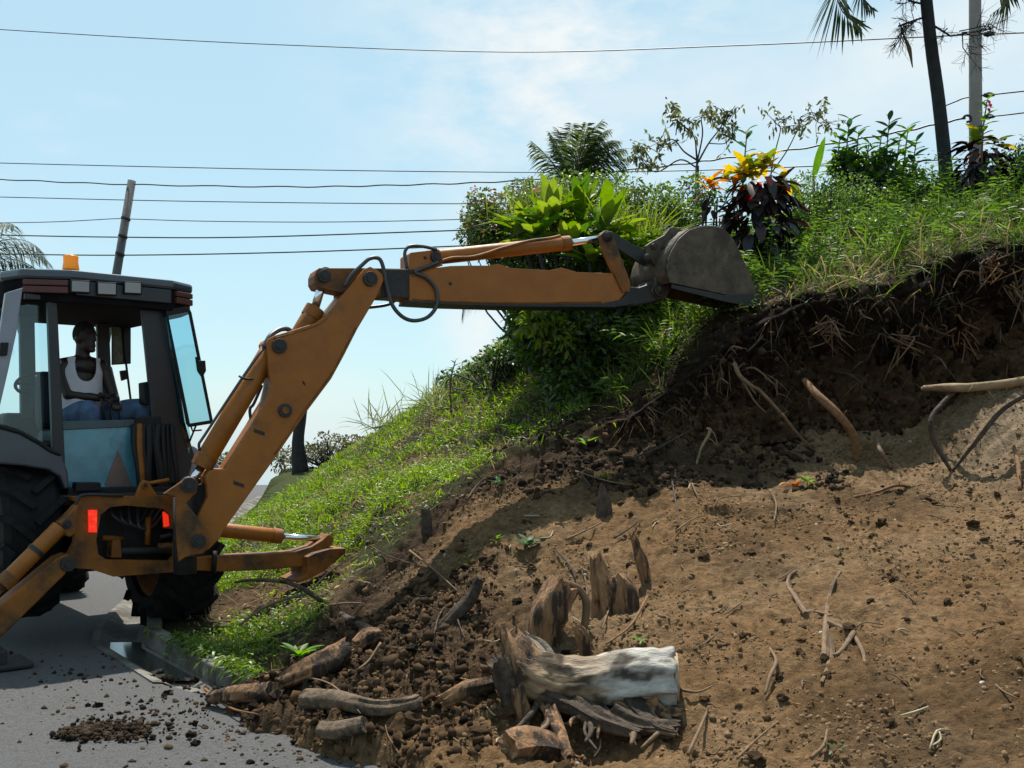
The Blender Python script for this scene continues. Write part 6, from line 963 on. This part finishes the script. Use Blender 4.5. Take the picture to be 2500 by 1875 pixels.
# fallen branch over the grass
br = thing('fallen_branch', 'bare branch arching over the grass from the spoil to the kerb', 'branch', Gp(900, 1555)); Yb1 = Gp(760, 1500)[1]
tube('main_limb', [P(572, 1422, Yb1 - .2), P(620, 1416, Yb1 - .15), P(700, 1422, Yb1 - .1), P(760, 1450, Yb1 - .05), P(830, 1500, Yb1), Gp(905, 1550, .02)], [.008, .012, .015, .02, .026, .03], M_LOGDARK, br, 8, 6, .15); tube('side_limb', [P(585, 1526, Yb1 - .5), P(640, 1485, Yb1 - .3), P(700, 1462, Yb1 - .2), P(750, 1449, Yb1 - .06)], [.008, .011, .011, .010], M_TWIG, br, 8, 5, .15); tube('side_limb', [P(755, 1448, Yb1 - .05), P(800, 1400, Yb1 + .05), P(835, 1375, Yb1 + .1)], [.009, .006, .003], M_LOGDARK, br, 6, 4); tube('side_limb', [P(800, 1478, Yb1), P(860, 1472, Yb1 - .05), P(940, 1478, Yb1), P(990, 1476, Yb1 + .05)], [.01, .008, .008, .004], M_TWIG, br, 6, 4)
# twigs -----------------------------------------------------------------
tw = [((500, 1695), (560, 1740), (630, 1770)), ((735, 1685), (800, 1705), (850, 1720), (880, 1770)), ((880, 1780), (862, 1820), (856, 1860)), ((1110, 1485), (1118, 1530), (1135, 1580)), ((1085, 1495), (1070, 1530), (1060, 1560)), ((1070, 1660), (1130, 1680), (1200, 1690)), ((860, 1300), (930, 1360), (1050, 1400)), ((1360, 1360), (1395, 1400), (1405, 1430)), ((1500, 1325), (1550, 1295), (1560, 1270)), ((1650, 1310), (1690, 1280), (1720, 1270)), ((1640, 1180), (1650, 1240), (1660, 1300)), ((1690, 1190), (1700, 1215), (1710, 1225)), ((1880, 1210), (1895, 1240), (1890, 1290)), ((1540, 1440), (1500, 1470), (1470, 1550)), ((1580, 1470), (1540, 1540), (1480, 1590)), ((1420, 1170), (1440, 1200), (1450, 1215)), ((1405, 1160), (1480, 1185), (1540, 1195)), ((1740, 1255), (1760, 1230), (1820, 1220)), ((1000, 1360), (1060, 1410), (1120, 1460)), ((1800, 1870), (1850, 1820), (1900, 1780)), ((1980, 1870), (2010, 1840), (2020, 1810)), ((1640, 1700), (1700, 1715), (1740, 1690)), ((1680, 1860), (1720, 1780), (1730, 1740)), ((1150, 1150), (1190, 1110), (1195, 1090)), ((1140, 1230), (1170, 1190), (1220, 1160)), ((930, 1600), (900, 1640), (870, 1650)), ((1330, 1780), (1390, 1790), (1440, 1760)), ((1380, 1330), (1420, 1310), (1470, 1290))]
for k, pts in enumerate(tw): q = [Gp(x, y, .03) for x, y in pts]; tag(tube('twig', q, np.linspace(.008, .004, len(q)) * random.uniform(.8, 1.3), random.choice([M_TWIG, M_TWIG, M_ROOT, M_LOGDARK]), None, 6, 5, .2), 'thin dry root or twig lying on the spoil heap', 'twig', 'twigs on the spoil heap')
for k in range(95):
    px, py = (random.uniform(1000, 2480), random.uniform(1230, 1870)) if k % 3 else (random.uniform(850, 1500), random.uniform(1230, 1860)); p = Gp(px, py); 
    if p[1] > 9: continue
    a = random.uniform(0, 6.28); l = random.choice([.05, .08, .12, .2]); d = np.array([math.cos(a), math.sin(a), 0]) * l; q = [p - d / 2, p + rng.normal(size=3) * l * .12, p + d / 2]
    for w3 in q: w3[2] = ground_z(w3[0], w3[1]) + .012
    tag(tube('twig', q, [.004, .005, .003], random.choice([M_TWIG, M_TWIG, M_ROOT, mat('straw', (.5, .42, .27), .7)]), None, 5, 3), 'thin dry root or twig lying on the spoil heap', 'twig', 'twigs on the spoil heap')
# small green sprouts on the disturbed soil
def sprout(label, px, py, n, ln, me=ME_LIGHT):
    b = Gp(px, py); t = thing('green_sprout', label, 'plant', b); tube('stem', [b, b + [.01, 0, ln * .4]], .004, M_TWIG, t, 5)
    for k in range(n): a = k * 2.4; put_leaf(me, t, b + rng.normal(size=3) * .012 + [0, 0, ln * .35], [math.cos(a), math.sin(a), .5 + .4 * random.random()], [0, 0, 1.0], ln * random.uniform(.6, 1.1))
for lab, px, py, n, l, me in [('green fern sprout at the kerb end', 730, 1625, 12, .16, ME_LIGHT), ('tiny sprout with two round leaves, left flank', 1140, 1375, 5, .06, ME_LIGHT), ('bright sprout above the left stump group', 1215, 1330, 6, .07, ME_LIGHT), ('small leafy sprout on the turf step', 1215, 1195, 9, .09, ME_MILK), ('green sprout lying in the dark topsoil at the crest', 1970, 1190, 10, .11, ME_LIGHT), ('tuft of green beside the small hollow', 1285, 1345, 12, .12, ME_MILK), ('little green sprout in the middle of the bare heap', 2050, 1355, 5, .05, ME_MILK), ('sprout growing from the ragged stub', 1474, 1175, 6, .08, ME_LIGHT), ('sprout at the very bottom of the bare heap', 2035, 1840, 4, .05, ME_MILK), ('low sprout beneath the dark bush', 1430, 1095, 9, .12, ME_LIGHT), ('green sprig above the turf edge', 1250, 1065, 10, .13, ME_LIGHT), ('sprout beside the grey log on the slope', 1565, 1580, 5, .07, ME_LIGHT)]: sprout(lab, px, py, n, l, me)
rl = thing('fallen_leaf', 'orange-red fallen croton leaves on the dark topsoil', 'leaves', Gp(1935, 1190))
for k in range(5): put_leaf(CR['orange'][0], rl, Gp(1925 + 6 * k, 1190, .03), rdir(1, .5)[0], [0, 0, 1.0], .10)
